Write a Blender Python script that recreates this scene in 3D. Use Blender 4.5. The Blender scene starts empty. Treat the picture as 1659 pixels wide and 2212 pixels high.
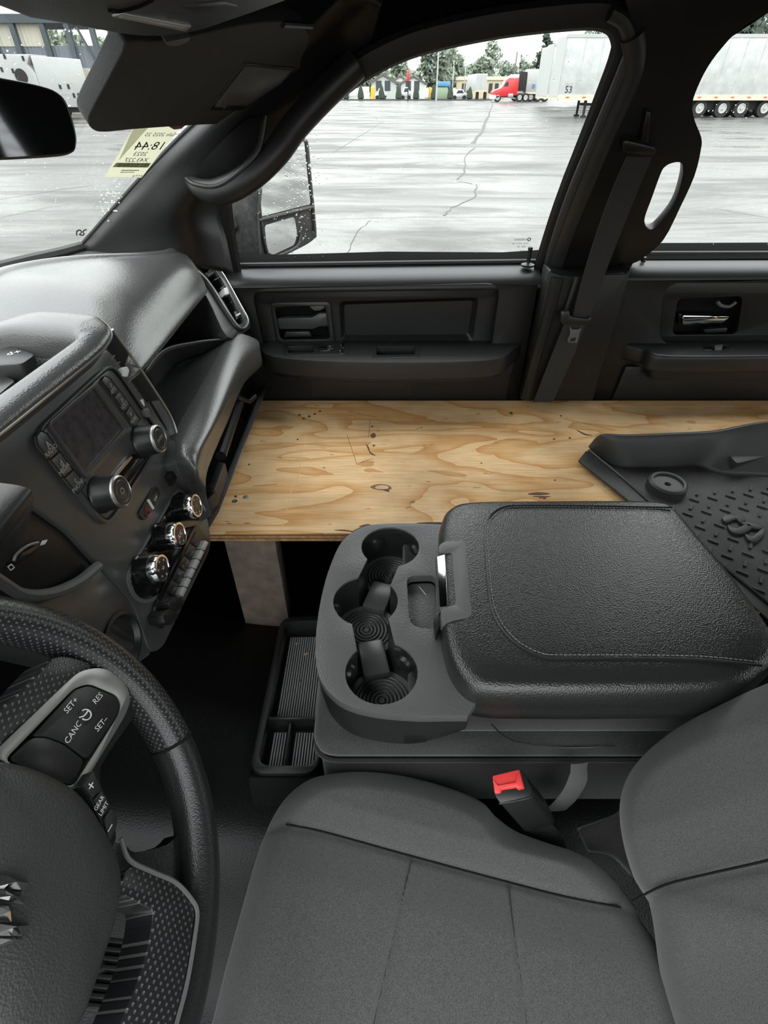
import bpy, bmesh, math, random
from mathutils import Vector as V, Matrix, geometry, noise as mnoise
random.seed(7)
sc = bpy.context.scene
COL = sc.collection
# ---------------------------------------------------------------- camera, sky, exposure
FPX, CX, CY = 1130.0, 829.5, 1106.0          # focal length and centre in pixels of the 1659 x 2212 frame
TH = math.radians(39.1)                      # downward pitch
CT, ST = math.cos(TH), math.sin(TH)
cam_data = bpy.data.cameras.new('camera')
cam = bpy.data.objects.new('camera', cam_data); COL.objects.link(cam)
cam_data.sensor_fit = 'VERTICAL'; cam_data.sensor_height = 36.0; cam_data.sensor_width = 27.0
cam_data.lens = FPX / 2212.0 * 36.0
cam_data.clip_start = 0.01; cam_data.clip_end = 2000
cam.location = (0, 0, 0); cam.rotation_euler = (math.pi / 2 - TH, 0, 0)
sc.camera = cam
world = bpy.data.worlds.new('overcast_sky'); sc.world = world
world.use_nodes = True
wn = world.node_tree; wn.nodes.clear()
_o = wn.nodes.new('ShaderNodeOutputWorld'); _b = wn.nodes.new('ShaderNodeBackground')
_tc = wn.nodes.new('ShaderNodeTexCoord'); _sx = wn.nodes.new('ShaderNodeSeparateXYZ'); _cr = wn.nodes.new('ShaderNodeValToRGB')
wn.links.new(_tc.outputs['Generated'], _sx.inputs[0]); wn.links.new(_sx.outputs['Z'], _cr.inputs[0])
_cr.color_ramp.elements[0].position = 0.0; _cr.color_ramp.elements[0].color = (0.93, 0.97, 0.93, 1)
_cr.color_ramp.elements[1].position = 1.0; _cr.color_ramp.elements[1].color = (2.5, 2.58, 2.65, 1)
wn.links.new(_cr.outputs[0], _b.inputs['Color']); _b.inputs['Strength'].default_value = 1.0
wn.links.new(_b.outputs[0], _o.inputs[0])
sc.view_settings.view_transform = 'Standard'; sc.view_settings.look = 'None'
sc.view_settings.gamma = 1.0; sc.view_settings.use_curve_mapping = False
sc.view_settings.exposure = 1.15
sc.cycles.max_bounces = 6; sc.cycles.diffuse_bounces = 4; sc.cycles.glossy_bounces = 3; sc.cycles.transmission_bounces = 4; sc.cycles.transparent_max_bounces = 12
sc.cycles.use_denoising = True; sc.cycles.use_adaptive_sampling = True; sc.cycles.adaptive_threshold = 0.04
sc.cycles.caustics_reflective = False; sc.cycles.caustics_refractive = False
GZ = -1.75                                    # ground level, the camera is 1.75 m above it

# ---------------------------------------------------------------- pixel rays (used to measure the photograph)
def ray(u, v):
    x = (u - CX) / FPX; y = (CY - v) / FPX
    return V((x, CT + y * ST, -ST + y * CT))
def PX(u, v, X): d = ray(u, v); return d * (X / d.x)
def PY(u, v, Y): d = ray(u, v); return d * (Y / d.y)
def PZ(u, v, Z): d = ray(u, v); return d * (Z / d.z)
def PP(u, v, p, n): d = ray(u, v); return d * (V(p).dot(V(n)) / d.dot(V(n)))
def PG(u, v): return PZ(u, v, GZ)

# ---------------------------------------------------------------- curve helpers
def cr(pts, k=6, closed=False):
    pts = [V(p) for p in pts]; n = len(pts); out = []
    if n < 3 and not closed:
        for i in range(n - 1):
            for j in range(k): out.append(pts[i].lerp(pts[i + 1], j / k))
        return out + [pts[-1]]
    rng = range(n if closed else n - 1)
    for i in rng:
        if closed: p0, p1, p2, p3 = (pts[(i + o) % n] for o in (-1, 0, 1, 2))
        else:
            p1, p2 = pts[i], pts[i + 1]
            p0 = pts[i - 1] if i > 0 else p1 * 2 - p2
            p3 = pts[i + 2] if i + 2 < n else p2 * 2 - p1
        for j in range(k):
            t = j / k
            out.append(0.5 * ((2 * p1) + (p2 - p0) * t + (2 * p0 - 5 * p1 + 4 * p2 - p3) * t * t + (3 * p1 - p0 - 3 * p2 + p3) * t ** 3))
    if not closed: out.append(pts[-1].copy())
    return out
def rnd(pts, r, k=4):
    """round the corners of a closed polygon"""
    pts = [V(p) for p in pts]; n = len(pts); out = []
    for i in range(n):
        p, a, b = pts[i], pts[i - 1], pts[(i + 1) % n]
        ra = min(r, (a - p).length * .48); rb = min(r, (b - p).length * .48)
        s = p + (a - p).normalized() * ra; e = p + (b - p).normalized() * rb
        for j in range(k + 1):
            t = j / k; out.append(s * (1 - t) ** 2 + p * 2 * t * (1 - t) + e * t * t)
    return out

# ---------------------------------------------------------------- object helpers
ORG = {}
def tag(o, label=None, cat=None, group=None, kind=None):
    if label: o['label'] = label
    if cat: o['category'] = cat
    if group: o['group'] = group
    if kind: o['kind'] = kind
    return o
def empty(name, loc, label=None, cat=None, group=None, kind=None):
    o = bpy.data.objects.new(name, None); COL.objects.link(o); o.location = loc
    o.empty_display_size = .05
    ORG[o.name] = V(loc); return tag(o, label, cat, group, kind)
def mk(name, verts, faces, mat, parent=None, smooth=35, bevel=0, bseg=2, solid=0, soff=-1, sub=0):
    verts = [V(v) for v in verts]
    if parent is not None: org = ORG[parent.name]
    else:
        xs = [v.x for v in verts]; ys = [v.y for v in verts]; zs = [v.z for v in verts]
        org = V(((min(xs) + max(xs)) / 2, (min(ys) + max(ys)) / 2, min(zs)))
    me = bpy.data.meshes.new(name)
    me.from_pydata([v - org for v in verts], [], faces)
    bm = bmesh.new(); bm.from_mesh(me)
    bmesh.ops.recalc_face_normals(bm, faces=bm.faces)
    if bevel:
        es = [e for e in bm.edges if len(e.link_faces) == 2 and e.calc_face_angle(0) > math.radians(28)]
        bmesh.ops.bevel(bm, geom=es, offset=bevel, segments=bseg, profile=.5, affect='EDGES', clamp_overlap=True)
    bm.to_mesh(me); bm.free()
    if smooth:
        me.shade_smooth(); me.set_sharp_from_angle(angle=math.radians(smooth))
    mats = mat if isinstance(mat, (list, tuple)) else [mat]
    for m in mats: me.materials.append(m)
    o = bpy.data.objects.new(name, me); COL.objects.link(o)
    ORG[o.name] = org
    if parent is not None: o.parent = parent
    else: o.location = org
    if solid:
        md = o.modifiers.new('thick', 'SOLIDIFY'); md.thickness = solid; md.offset = soff
    if sub:
        md = o.modifiers.new('sub', 'SUBSURF'); md.levels = sub; md.render_levels = sub
    return o
def prism(name, outer, d, mat, parent=None, holes=(), bevel=0, bseg=2, smooth=35):
    outer = [V(p) for p in outer]; d = V(d)
    if not holes:
        n = len(outer); vs = outer + [p + d for p in outer]
        fs = [list(range(n)), list(range(2 * n - 1, n - 1, -1))]
        fs += [[i, (i + 1) % n, n + (i + 1) % n, n + i] for i in range(n)]
    else:
        loops = [outer] + [[V(p) for p in h] for h in holes]
        tris = geometry.tessellate_polygon(loops)
        flat = [p for l in loops for p in l]; n = len(flat)
        vs = flat + [p + d for p in flat]
        fs = [list(t) for t in tris] + [[t[2] + n, t[1] + n, t[0] + n] for t in tris]
        s = 0
        for l in loops:
            m = len(l)
            for i in range(m):
                a, b = s + i, s + (i + 1) % m
                fs.append([a, b, b + n, a + n])
            s += m
    return mk(name, vs, fs, mat, parent, smooth, bevel, bseg)
def gridmesh(name, rows, mat, parent=None, closeu=False, closev=False, capv=False, **kw):
    nr, nc = len(rows), len(rows[0]); vs = [p for r in rows for p in r]; fs = []
    for i in range(nr if closev else nr - 1):
        for j in range(nc if closeu else nc - 1):
            a = i * nc + j; b = i * nc + (j + 1) % nc; i2 = (i + 1) % nr
            fs.append([a, b, i2 * nc + (j + 1) % nc, i2 * nc + j])
    if capv:
        fs.append(list(range(nc))); fs.append(list(range((nr - 1) * nc, nr * nc)))
    return mk(name, vs, fs, mat, parent, **kw)
def patch(name, rows, mat, parent=None, ku=6, kv=6, **kw):
    r1 = [cr(r, ku) for r in rows]; n = len(r1[0])
    cols = [cr([r[j] for r in r1], kv) for j in range(n)]
    return gridmesh(name, [[c[i] for c in cols] for i in range(len(cols[0]))], mat, parent, **kw)
def frames(pts, closed=False, up=None):
    n = len(pts); ts = []
    for i in range(n):
        a = pts[(i - 1) % n] if closed or i > 0 else pts[0]; b = pts[(i + 1) % n] if closed or i < n - 1 else pts[-1]
        ts.append((b - a).normalized())
    u = V(up) if up is not None else (V((0, 0, 1)) if abs(ts[0].z) < .9 else V((1, 0, 0)))
    out = []
    for t in ts:
        u2 = (u - t * u.dot(t))
        if u2.length < 1e-6: u2 = t.orthogonal()
        u2.normalize(); w = t.cross(u2); out.append((t, u2, w))
        if up is None: u = u2
    return out
def tube(name, pts, r, mat, parent=None, n=10, closed=False, rb=None, up=None, caps=True, **kw):
    pts = [V(p) for p in pts]; fr = frames(pts, closed, up); rows = []
    for i, (p, (t, u, w)) in enumerate(zip(pts, fr)):
        ra = r[i] if isinstance(r, (list, tuple)) else r
        rbb = (rb[i] if isinstance(rb, (list, tuple)) else rb) if rb is not None else ra
        rows.append([p + u * (ra * math.cos(a)) + w * (rbb * math.sin(a)) for a in (2 * math.pi * k / n for k in range(n))])
    return gridmesh(name, rows, mat, parent, closeu=True, closev=closed, capv=caps and not closed, **kw)
def lathe(name, prof, org, axis, mat, parent=None, n=28, **kw):
    axis = V(axis).normalized(); u = axis.orthogonal().normalized(); w = axis.cross(u); org = V(org)
    rows = [[org + axis * h + (u * math.cos(a) + w * math.sin(a)) * max(r, 1e-5) for a in (2 * math.pi * k / n for k in range(n))] for r, h in prof]
    return gridmesh(name, rows, mat, parent, closeu=True, capv=True, **kw)
def obox(name, c, ex, ey, ez, mat, parent=None, bevel=0, **kw):
    c, ex, ey, ez = V(c), V(ex), V(ey), V(ez)
    vs = [c + ex * a + ey * b + ez * g for a in (-.5, .5) for b in (-.5, .5) for g in (-.5, .5)]
    fs = [[0, 1, 3, 2], [4, 6, 7, 5], [0, 4, 5, 1], [2, 3, 7, 6], [0, 2, 6, 4], [1, 5, 7, 3]]
    return mk(name, vs, fs, mat, parent, bevel=bevel, **kw)
def box(name, a, b, mat, parent=None, bevel=0, **kw):
    a, b = V(a), V(b); c = (a + b) / 2; s = b - a
    return obox(name, c, (s.x, 0, 0), (0, s.y, 0), (0, 0, s.z), mat, parent, bevel, **kw)
def text(name, body, org, xd, yd, size, mat, parent=None, ext=.0004, shear=0, mirror=False, bold=0):
    cu = bpy.data.curves.new('lettering', 'FONT'); cu.body = body; cu.size = 1.0
    cu.align_x = 'CENTER'; cu.align_y = 'CENTER'; cu.shear = shear; cu.resolution_u = 2; cu.offset = bold
    ob = bpy.data.objects.new('lettering', cu); COL.objects.link(ob)
    dg = bpy.context.evaluated_depsgraph_get(); me = ob.evaluated_get(dg).to_mesh()
    vs = [v.co.copy() for v in me.vertices]; fs = [list(p.vertices) for p in me.polygons]
    ob.evaluated_get(dg).to_mesh_clear(); bpy.data.objects.remove(ob); bpy.data.curves.remove(cu)
    xd = V(xd).normalized(); yd = V(yd); yd = (yd - xd * yd.dot(xd)).normalized(); nz = xd.cross(yd)
    if mirror: xd = -xd
    org = V(org)
    return mk(name, [org + xd * (v.x * size) + yd * (v.y * size) for v in vs], fs, mat, parent, smooth=0)
def multi(name, parts, mat, parent=None, **kw):
    """several vertex/face lists joined into one mesh"""
    vs, fs = [], []
    for v, f in parts:
        o = len(vs); vs += v; fs += [[i + o for i in q] for q in f]
    return mk(name, vs, fs, mat, parent, **kw)
def boxvf(c, ex, ey, ez):
    c, ex, ey, ez = V(c), V(ex), V(ey), V(ez)
    return ([c + ex * a + ey * b + ez * g for a in (-.5, .5) for b in (-.5, .5) for g in (-.5, .5)],
            [[0, 1, 3, 2], [4, 6, 7, 5], [0, 4, 5, 1], [2, 3, 7, 6], [0, 2, 6, 4], [1, 5, 7, 3]])

# ---------------------------------------------------------------- materials
def M(name, col, rough=.5, metal=0, spec=.5, bump=None, var=None, coat=0, emis=0, sheen=0):
    m = bpy.data.materials.new(name); m.use_nodes = True
    nt = m.node_tree; b = nt.nodes['Principled BSDF']
    if isinstance(col, (int, float)): col = (col, col, col)
    b.inputs['Base Color'].default_value = (*col, 1); b.inputs['Roughness'].default_value = rough
    b.inputs['Metallic'].default_value = metal; b.inputs['Specular IOR Level'].default_value = spec
    b.inputs['Coat Weight'].default_value = coat
    if coat: b.inputs['Coat Roughness'].default_value = .08
    if sheen: b.inputs['Sheen Weight'].default_value = sheen
    tc = nt.nodes.new('ShaderNodeTexCoord')
    if emis:
        b.inputs['Emission Color'].default_value = (*col, 1); b.inputs['Emission Strength'].default_value = emis
    if bump:
        kind, scale, strength, dist = bump
        if kind == 'noise':
            t = nt.nodes.new('ShaderNodeTexNoise'); t.inputs['Scale'].default_value = scale; t.inputs['Detail'].default_value = 3; out = t.outputs['Fac']
        else:
            t = nt.nodes.new('ShaderNodeTexVoronoi'); t.inputs['Scale'].default_value = scale
            t.feature = 'F1'
            out = t.outputs['Distance']
        nt.links.new(tc.outputs['Object'], t.inputs['Vector'])
        bp = nt.nodes.new('ShaderNodeBump'); bp.inputs['Strength'].default_value = strength; bp.inputs['Distance'].default_value = dist
        nt.links.new(out, bp.inputs['Height']); nt.links.new(bp.outputs[0], b.inputs['Normal'])
    if var:
        scale, amt, det = var
        t = nt.nodes.new('ShaderNodeTexNoise'); t.inputs['Scale'].default_value = scale; t.inputs['Detail'].default_value = det
        nt.links.new(tc.outputs['Object'], t.inputs['Vector'])
        rp = nt.nodes.new('ShaderNodeValToRGB')
        rp.color_ramp.elements[0].position = .3; rp.color_ramp.elements[1].position = .7
        rp.color_ramp.elements[0].color = (*[c * (1 - amt) for c in col], 1)
        rp.color_ramp.elements[1].color = (*[c * (1 + amt) for c in col], 1)
        nt.links.new(t.outputs['Fac'], rp.inputs[0]); nt.links.new(rp.outputs[0], b.inputs['Base Color'])
    return m
def glass_mat(name, tint=(.985, .995, .985)):
    m = bpy.data.materials.new(name); m.use_nodes = True; nt = m.node_tree; nt.nodes.clear()
    N = lambda t: nt.nodes.new('ShaderNode' + t); L = nt.links.new
    o = N('OutputMaterial'); mx = N('MixShader'); tr = N('BsdfTransparent'); gl = N('BsdfGlossy'); lw = N('LayerWeight')
    tr.inputs[0].default_value = (*tint, 1); gl.inputs['Roughness'].default_value = .02; lw.inputs[0].default_value = .5
    pw = N('Math'); pw.operation = 'POWER'; pw.inputs[1].default_value = 5; L(lw.outputs['Facing'], pw.inputs[0])
    ma = N('Math'); ma.operation = 'MULTIPLY_ADD'; ma.inputs[1].default_value = .5; ma.inputs[2].default_value = .02; L(pw.outputs[0], ma.inputs[0])
    L(ma.outputs[0], mx.inputs[0]); L(tr.outputs[0], mx.inputs[1]); L(gl.outputs[0], mx.inputs[2]); L(mx.outputs[0], o.inputs[0]); return m
def wood_mat():
    m = bpy.data.materials.new('plywood_face'); m.use_nodes = True; nt = m.node_tree; b = nt.nodes['Principled BSDF']
    N = lambda t: nt.nodes.new('ShaderNode' + t); L = nt.links.new
    tc = N('TexCoord'); mp = N('Mapping'); L(tc.outputs['Object'], mp.inputs[0]); mp.inputs['Scale'].default_value = (.9, 2.6, 1)
    n1 = N('TexNoise'); n1.inputs['Scale'].default_value = 2.6; n1.inputs['Detail'].default_value = 2.5; n1.inputs['Distortion'].default_value = .5; L(mp.outputs[0], n1.inputs['Vector'])
    mu = N('Math'); mu.operation = 'MULTIPLY'; mu.inputs[1].default_value = 7.5; L(n1.outputs['Fac'], mu.inputs[0])
    nf = N('TexNoise'); nf.inputs['Scale'].default_value = 9; nf.inputs['Detail'].default_value = 5; L(mp.outputs[0], nf.inputs['Vector'])
    ad = N('Math'); ad.operation = 'MULTIPLY_ADD'; ad.inputs[1].default_value = .35; L(nf.outputs['Fac'], ad.inputs[0]); L(mu.outputs[0], ad.inputs[2])
    si = N('Math'); si.operation = 'FRACT'; L(ad.outputs[0], si.inputs[0])
    r1 = N('ValToRGB'); L(si.outputs[0], r1.inputs[0])
    e = r1.color_ramp.elements; e[0].position = 0.0; e[0].color = (.86, .60, .33, 1); e[1].position = 1.0; e[1].color = (.64, .32, .11, 1)
    x = e.new(.45); x.color = (.86, .59, .32, 1); x = e.new(.8); x.color = (.76, .45, .19, 1); x = e.new(.05); x.color = (.84, .56, .29, 1)
    # fine fibre streaks
    mp2 = N('Mapping'); L(tc.outputs['Object'], mp2.inputs[0]); mp2.inputs['Scale'].default_value = (14, 240, 1)
    n2 = N('TexNoise'); n2.inputs['Scale'].default_value = 1; n2.inputs['Detail'].default_value = 4; L(mp2.outputs[0], n2.inputs['Vector'])
    r2 = N('ValToRGB'); L(n2.outputs['Fac'], r2.inputs[0]); r2.color_ramp.elements[0].position = .3; r2.color_ramp.elements[0].color = (.82, .78, .72, 1); r2.color_ramp.elements[1].position = .6; r2.color_ramp.elements[1].color = (1, 1, 1, 1)
    # broad soiling
    n3 = N('TexNoise'); n3.inputs['Scale'].default_value = 5; n3.inputs['Detail'].default_value = 6; L(tc.outputs['Object'], n3.inputs['Vector'])
    r3 = N('ValToRGB'); L(n3.outputs['Fac'], r3.inputs[0]); r3.color_ramp.elements[0].position = .32; r3.color_ramp.elements[0].color = (.70, .68, .65, 1); r3.color_ramp.elements[1].position = .55; r3.color_ramp.elements[1].color = (1, 1, 1, 1)
    # small dark specks
    n4 = N('TexNoise'); n4.inputs['Scale'].default_value = 60; n4.inputs['Detail'].default_value = 2; mp4 = N('Mapping'); mp4.inputs['Scale'].default_value = (.5, 1.2, 1); L(tc.outputs['Object'], mp4.inputs[0]); L(mp4.outputs[0], n4.inputs['Vector'])
    r4 = N('ValToRGB'); L(n4.outputs['Fac'], r4.inputs[0]); r4.color_ramp.elements[0].position = .23; r4.color_ramp.elements[0].color = (.35, .28, .2, 1); r4.color_ramp.elements[1].position = .3; r4.color_ramp.elements[1].color = (1, 1, 1, 1)
    cur = r1.outputs[0]
    for r in (r2, r3, r4):
        mm = N('MixRGB'); mm.blend_type = 'MULTIPLY'; mm.inputs[0].default_value = 1; L(cur, mm.inputs[1]); L(r.outputs[0], mm.inputs[2]); cur = mm.outputs[0]
    L(cur, b.inputs['Base Color']); b.inputs['Roughness'].default_value = .6; b.inputs['Specular IOR Level'].default_value = .3
    bp = N('Bump'); bp.inputs['Strength'].default_value = .25; bp.inputs['Distance'].default_value = .001; L(n2.outputs['Fac'], bp.inputs['Height']); L(bp.outputs[0], b.inputs['Normal'])
    return m
def fabric_mat(name, c0, c1, scale=900, stripes=0):
    m = bpy.data.materials.new(name); m.use_nodes = True; nt = m.node_tree; b = nt.nodes['Principled BSDF']
    N = lambda t: nt.nodes.new('ShaderNode' + t); L = nt.links.new
    tc = N('TexCoord'); n = N('TexNoise'); n.inputs['Scale'].default_value = scale; n.inputs['Detail'].default_value = 2; L(tc.outputs['Object'], n.inputs['Vector'])
    r = N('ValToRGB'); r.color_ramp.elements[0].position = .35; r.color_ramp.elements[0].color = (*c0, 1); r.color_ramp.elements[1].position = .65; r.color_ramp.elements[1].color = (*c1, 1)
    L(n.outputs['Fac'], r.inputs[0]); L(r.outputs[0], b.inputs['Base Color'])
    b.inputs['Roughness'].default_value = .95; b.inputs['Specular IOR Level'].default_value = .15; b.inputs['Sheen Weight'].default_value = .25
    bp = N('Bump'); bp.inputs['Strength'].default_value = .35; bp.inputs['Distance'].default_value = .0008; L(n.outputs['Fac'], bp.inputs['Height']); L(bp.outputs[0], b.inputs['Normal'])
    return m
def wet_ground_mat():
    m = bpy.data.materials.new('wet_pavement'); m.use_nodes = True; nt = m.node_tree; b = nt.nodes['Principled BSDF']
    N = lambda t: nt.nodes.new('ShaderNode' + t); L = nt.links.new
    def nz(sx, sy, det, ro):
        mp = N('Mapping'); L(tc.outputs['Object'], mp.inputs[0]); mp.inputs['Scale'].default_value = (sx, sy, 1)
        n = N('TexNoise'); n.inputs['Scale'].default_value = 1; n.inputs['Detail'].default_value = det; n.inputs['Roughness'].default_value = ro; n.inputs['Distortion'].default_value = .6; L(mp.outputs[0], n.inputs['Vector']); return n.outputs['Fac']
    def ramp(src, p0, c0, p1, c1):
        r = N('ValToRGB'); L(src, r.inputs[0]); e = r.color_ramp.elements; e[0].position = p0; e[0].color = (*c0, 1); e[1].position = p1; e[1].color = (*c1, 1); return r.outputs[0]
    tc = N('TexCoord'); big = nz(.16, .55, 8, .68); fine = nz(28, 28, 5, .6)
    mm = N('MixRGB'); mm.blend_type = 'OVERLAY'; mm.inputs[0].default_value = .45; L(ramp(big, .36, (.014, .014, .015), .6, (.095, .093, .09)), mm.inputs[1]); L(fine, mm.inputs[2])
    L(mm.outputs[0], b.inputs['Base Color'])
    L(ramp(big, .38, (.10, .10, .10), .60, (.62, .62, .62)), b.inputs['Roughness'])
    L(ramp(big, .40, (.46, .46, .46), .62, (.12, .12, .12)), b.inputs['Specular IOR Level'])
    bp = N('Bump'); bp.inputs['Strength'].default_value = .15; bp.inputs['Distance'].default_value = .02; L(fine, bp.inputs['Height']); L(bp.outputs[0], b.inputs['Normal'])
    return m
m_plastic = M('black_grained_plastic', .0095, .40, spec=.4, bump=('noise', 700, .25, .0006))
m_plastic2 = M('dark_grey_grained_plastic', .018, .40, spec=.45, bump=('noise', 700, .25, .0006))
m_pad = M('charcoal_soft_dash', .07, .25, spec=.8, bump=('leather', 480, .3, .0006))
m_headliner = M('black_headliner', .004, .95, spec=.1, bump=('noise', 900, .2, .0006))
m_gloss = M('gloss_black_plastic', .008, .12)
m_satin = M('satin_black_plastic', .014, .35)
m_dark = M('matte_black_void', .006, .8, spec=.2)
m_stack = M('graphite_trim', .06, .3)
m_silver = M('satin_silver_trim', (.42, .42, .41), .35, metal=.9)
m_chrome = M('chrome', (.8, .8, .8), .12, metal=1)
m_latch = M('grey_latch_plastic', .10, .45)
m_leather = M('black_leather', .018, .30, spec=.7, bump=('leather', 560, .5, .0008))
m_leather2 = M('black_wheel_leather', .015, .30, bump=('leather', 700, .3, .0005))
m_rubber = M('black_rubber', .016, .55, bump=('noise', 500, .2, .0008))
m_vinyl = M('black_floor_vinyl', .005, .38, spec=.22, bump=('leather', 420, .35, .0008))
m_mat = M('dusty_rubber_mat', (.032, .031, .029), .6, var=(14, .5, 8), bump=('noise', 500, .3, .001))
m_mat2 = M('clean_rubber_mat', .03, .5, bump=('noise', 600, .2, .0006))
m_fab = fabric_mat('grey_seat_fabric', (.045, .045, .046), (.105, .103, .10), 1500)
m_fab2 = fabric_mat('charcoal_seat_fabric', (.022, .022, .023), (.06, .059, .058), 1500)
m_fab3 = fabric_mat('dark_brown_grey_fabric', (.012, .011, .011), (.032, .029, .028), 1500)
m_belt = M('black_webbing', .02, .8, bump=('noise', 1200, .4, .0006))
m_belt_grey = M('grey_webbing', .07, .8, bump=('noise', 1200, .4, .0006))
m_wood = wood_mat()
m_ply = M('plywood_edge', (.42, .25, .11), .7, var=(120, .35, 3))
m_ply_dark = M('plywood_core', (.2, .1, .04), .8)
m_lumber = M('weathered_lumber', (.16, .125, .10), .75, var=(30, .3, 5))
m_knot = M('wood_knot', (.12, .05, .015), .7)
m_pencil = M('wood_mark', (.17, .11, .06), .8)
m_red = M('red_release_button', (.75, .055, .05), .4)
m_white = M('white_print', (.7, .7, .7), .6)
m_grey_print = M('grey_print', (.36, .36, .36), .6)
m_red_print = M('red_print', (.45, .04, .03), .6)
m_screen = M('display_screen', (.05, .046, .052), .25, var=(90, .3, 6))
m_mirror = M('mirror_glass', (.62, .63, .62), .02, metal=1)
m_mirror_dark = M('dimmed_mirror_glass', (.03, .032, .036), .05, metal=0, spec=.6)
m_paper = M('yellowed_paper', (.62, .60, .44), .8)
m_glass = glass_mat('clear_glass')
m_stitch = M('pale_stitch', (.22, .21, .2), .8)
m_ground = wet_ground_mat()
# ================================================================ the cab shell
SPN = V((0, 1, .38)); SPP = V((0, 1.27, -.32))            # inner plane of the side glasshouse (leans inboard going up)
def PS(u, v, off=0.0):                                     # pixel onto that plane, moved inboard by off
    return PP(u, v, SPP - SPN.normalized() * off, SPN)
def side(X, z, off=0.0): return V((X, 1.27 - .38 * (z + .32) - off, z))
OUT = V((0, .06, .02))
win1 = cr([PS(*p) for p in [(508, 580), (840, 578), (1182, 574), (1200, 508), (1220, 440), (1248, 370), (1277, 299), (1305, 228), (1332, 158), (1345, 104), (1345, 74), (1328, 44), (1282, 34), (1180, 42), (1060, 58), (930, 86), (850, 114), (774, 157), (700, 226), (620, 310), (560, 375), (484, 438), (494, 505)]], 3, True)
win2 = [PS(*p) for p in [(1372, 560), (1376, 340), (1440, 240), (1500, 165), (1580, 80), (1659, 28), (1800, -20), (1950, -40), (2150, -40), (2230, 20), (2230, 556)]]
wr_out = [PS(300, 560), PS(385, 440), PS(480, 335), PS(610, 225), PS(710, 130)] + [side(.02, .17), side(2.05, .17), side(2.05, -.335), side(-.60, -.335)]
o = prism('wall_right', wr_out, OUT, m_headliner, holes=[win1, win2]); tag(o, kind='structure')
# glass panes
gv = [side(-.62, -.40, -.045), side(.42, -.40, -.045), side(.42, .13, -.045), side(-.15, .13, -.045), side(-.62, -.2, -.045)]
w1 = prism('window_1', gv, (0, .004, .0015), m_glass, smooth=0); tag(w1, 'front passenger door side window pane', kind='structure')
w2 = prism('window_2', [side(.56, -.40, -.045), side(2.0, -.40, -.045), side(2.0, .13, -.045), side(.56, .13, -.045)], (0, .004, .0015), m_glass, smooth=0); tag(w2, 'rear passenger door side window pane', kind='structure')
# the maker's etched marks low in the glass of the front window
for i, (s, u, v, h) in enumerate([('TEMPERED', 1126, 518, .007), ('M10  DOT 26', 1124, 526, .006), ('AS2  E4', 1126, 533, .006), ('0 0 6', 1128, 541, .005)]):
    p = PP(u, v, SPP + SPN.normalized() * .042, SPN)
    text('etched_marking', s, p, (-1, 0, 0), (0, -.35, 1), h, m_grey_print, w1)
tube('etched_marking', [PP(1143 + 3.2 * math.cos(a), 517 + 3.2 * math.sin(a), SPP + SPN.normalized() * .042, SPN) for a in (k * math.pi / 5 for k in range(10))], .0012, m_grey_print, w1, n=4, closed=True)
# windshield
wsr = []
for X0, Z0, Y0, Xt, Zt, Yt in [(-.62, -.27, 1.16, -.135, .075, 1.03), (-.70, -.27, .9, -.22, .075, .85), (-.74, -.27, .5, -.27, .075, .5), (-.70, -.27, .1, -.22, .075, .15), (-.62, -.27, -.16, -.135, .075, -.03)]:
    a, b = V((X0, Y0, Z0)), V((Xt, Yt, Zt)); n = V((-.5, 0, .8)) * .02
    wsr.append([a, a.lerp(b, .5) + n, b])
ws = patch('window_3', wsr, m_glass, solid=.004); tag(ws, 'windshield glass above the dashboard', kind='structure')
# ceiling with a lowered front edge
cl = []
for Y, dz in [(-.25, .0), (.0, .0), (.5, .0), (.72, .004), (.85, .014), (1.05, .016), (1.2, .0)]:
    fx = -.30 + .10 * abs((Y - .5) / .6) ** 2
    cl.append([V((fx - .03, Y, .095 + dz)), V((fx - .015, Y, .064 + dz)), V((fx + .02, Y, .060 + dz)), V((fx + .12, Y, .098 + dz)), V((.1, Y, .135 + dz)), V((.6, Y, .15 + dz)), V((1.4, Y, .155 + dz)), V((2.05, Y, .10 + dz))])
o = patch('ceiling', cl, m_headliner, solid=.03, soff=1); tag(o, kind='structure')
# floor with the transmission tunnel
fl = []
for X, tz, lz in [(-.95, -.62, -.80), (-.70, -.70, -.98), (-.45, -.83, -1.06), (-.2, -.892, -1.08), (.1, -.90, -1.08), (.5, -.91, -1.08), (1.2, -.95, -1.08), (2.05, -.95, -1.08)]:
    row = []
    for Y, f in [(-.32, 0), (-.1, 0), (.05, .0), (.16, .12), (.24, .5), (.31, .92), (.38, 1), (.5, 1), (.64, 1), (.72, .8), (.82, .2), (.95, 0), (1.26, 0)]:
        row.append(V((X, Y, lz + (tz - lz) * f + .008 * mnoise.noise(V((X * 6, Y * 6, 3))))))
    fl.append(row)
o = patch('floor', fl, m_vinyl, ku=4, kv=8, solid=.03, soff=-1); tag(o, kind='structure')
o = prism('wall_right', [(-.66, 1.205, -1.1), (-.36, 1.205, -1.1), (-.36, 1.205, -.30), (-.60, 1.205, -.28), (-.66, 1.205, -.28)], (0, .06, 0), m_plastic); tag(o, kind='structure')
o = box('wall_front', (-.66, -.32, -1.09), (-.62, 1.22, -.262), m_dark); tag(o, kind='structure')
o = prism('wall_back', [(2.0, -.3, -1.1), (2.0, 1.27, -1.1), (2.0, 1.12, .17), (2.0, -.15, .17)], (.05, 0, 0), m_headliner, holes=[[(2.0, -.05, -.35), (2.0, 1.05, -.35), (2.0, 1.0, .06), (2.0, 0, .06)]]); tag(o, kind='structure')
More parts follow.
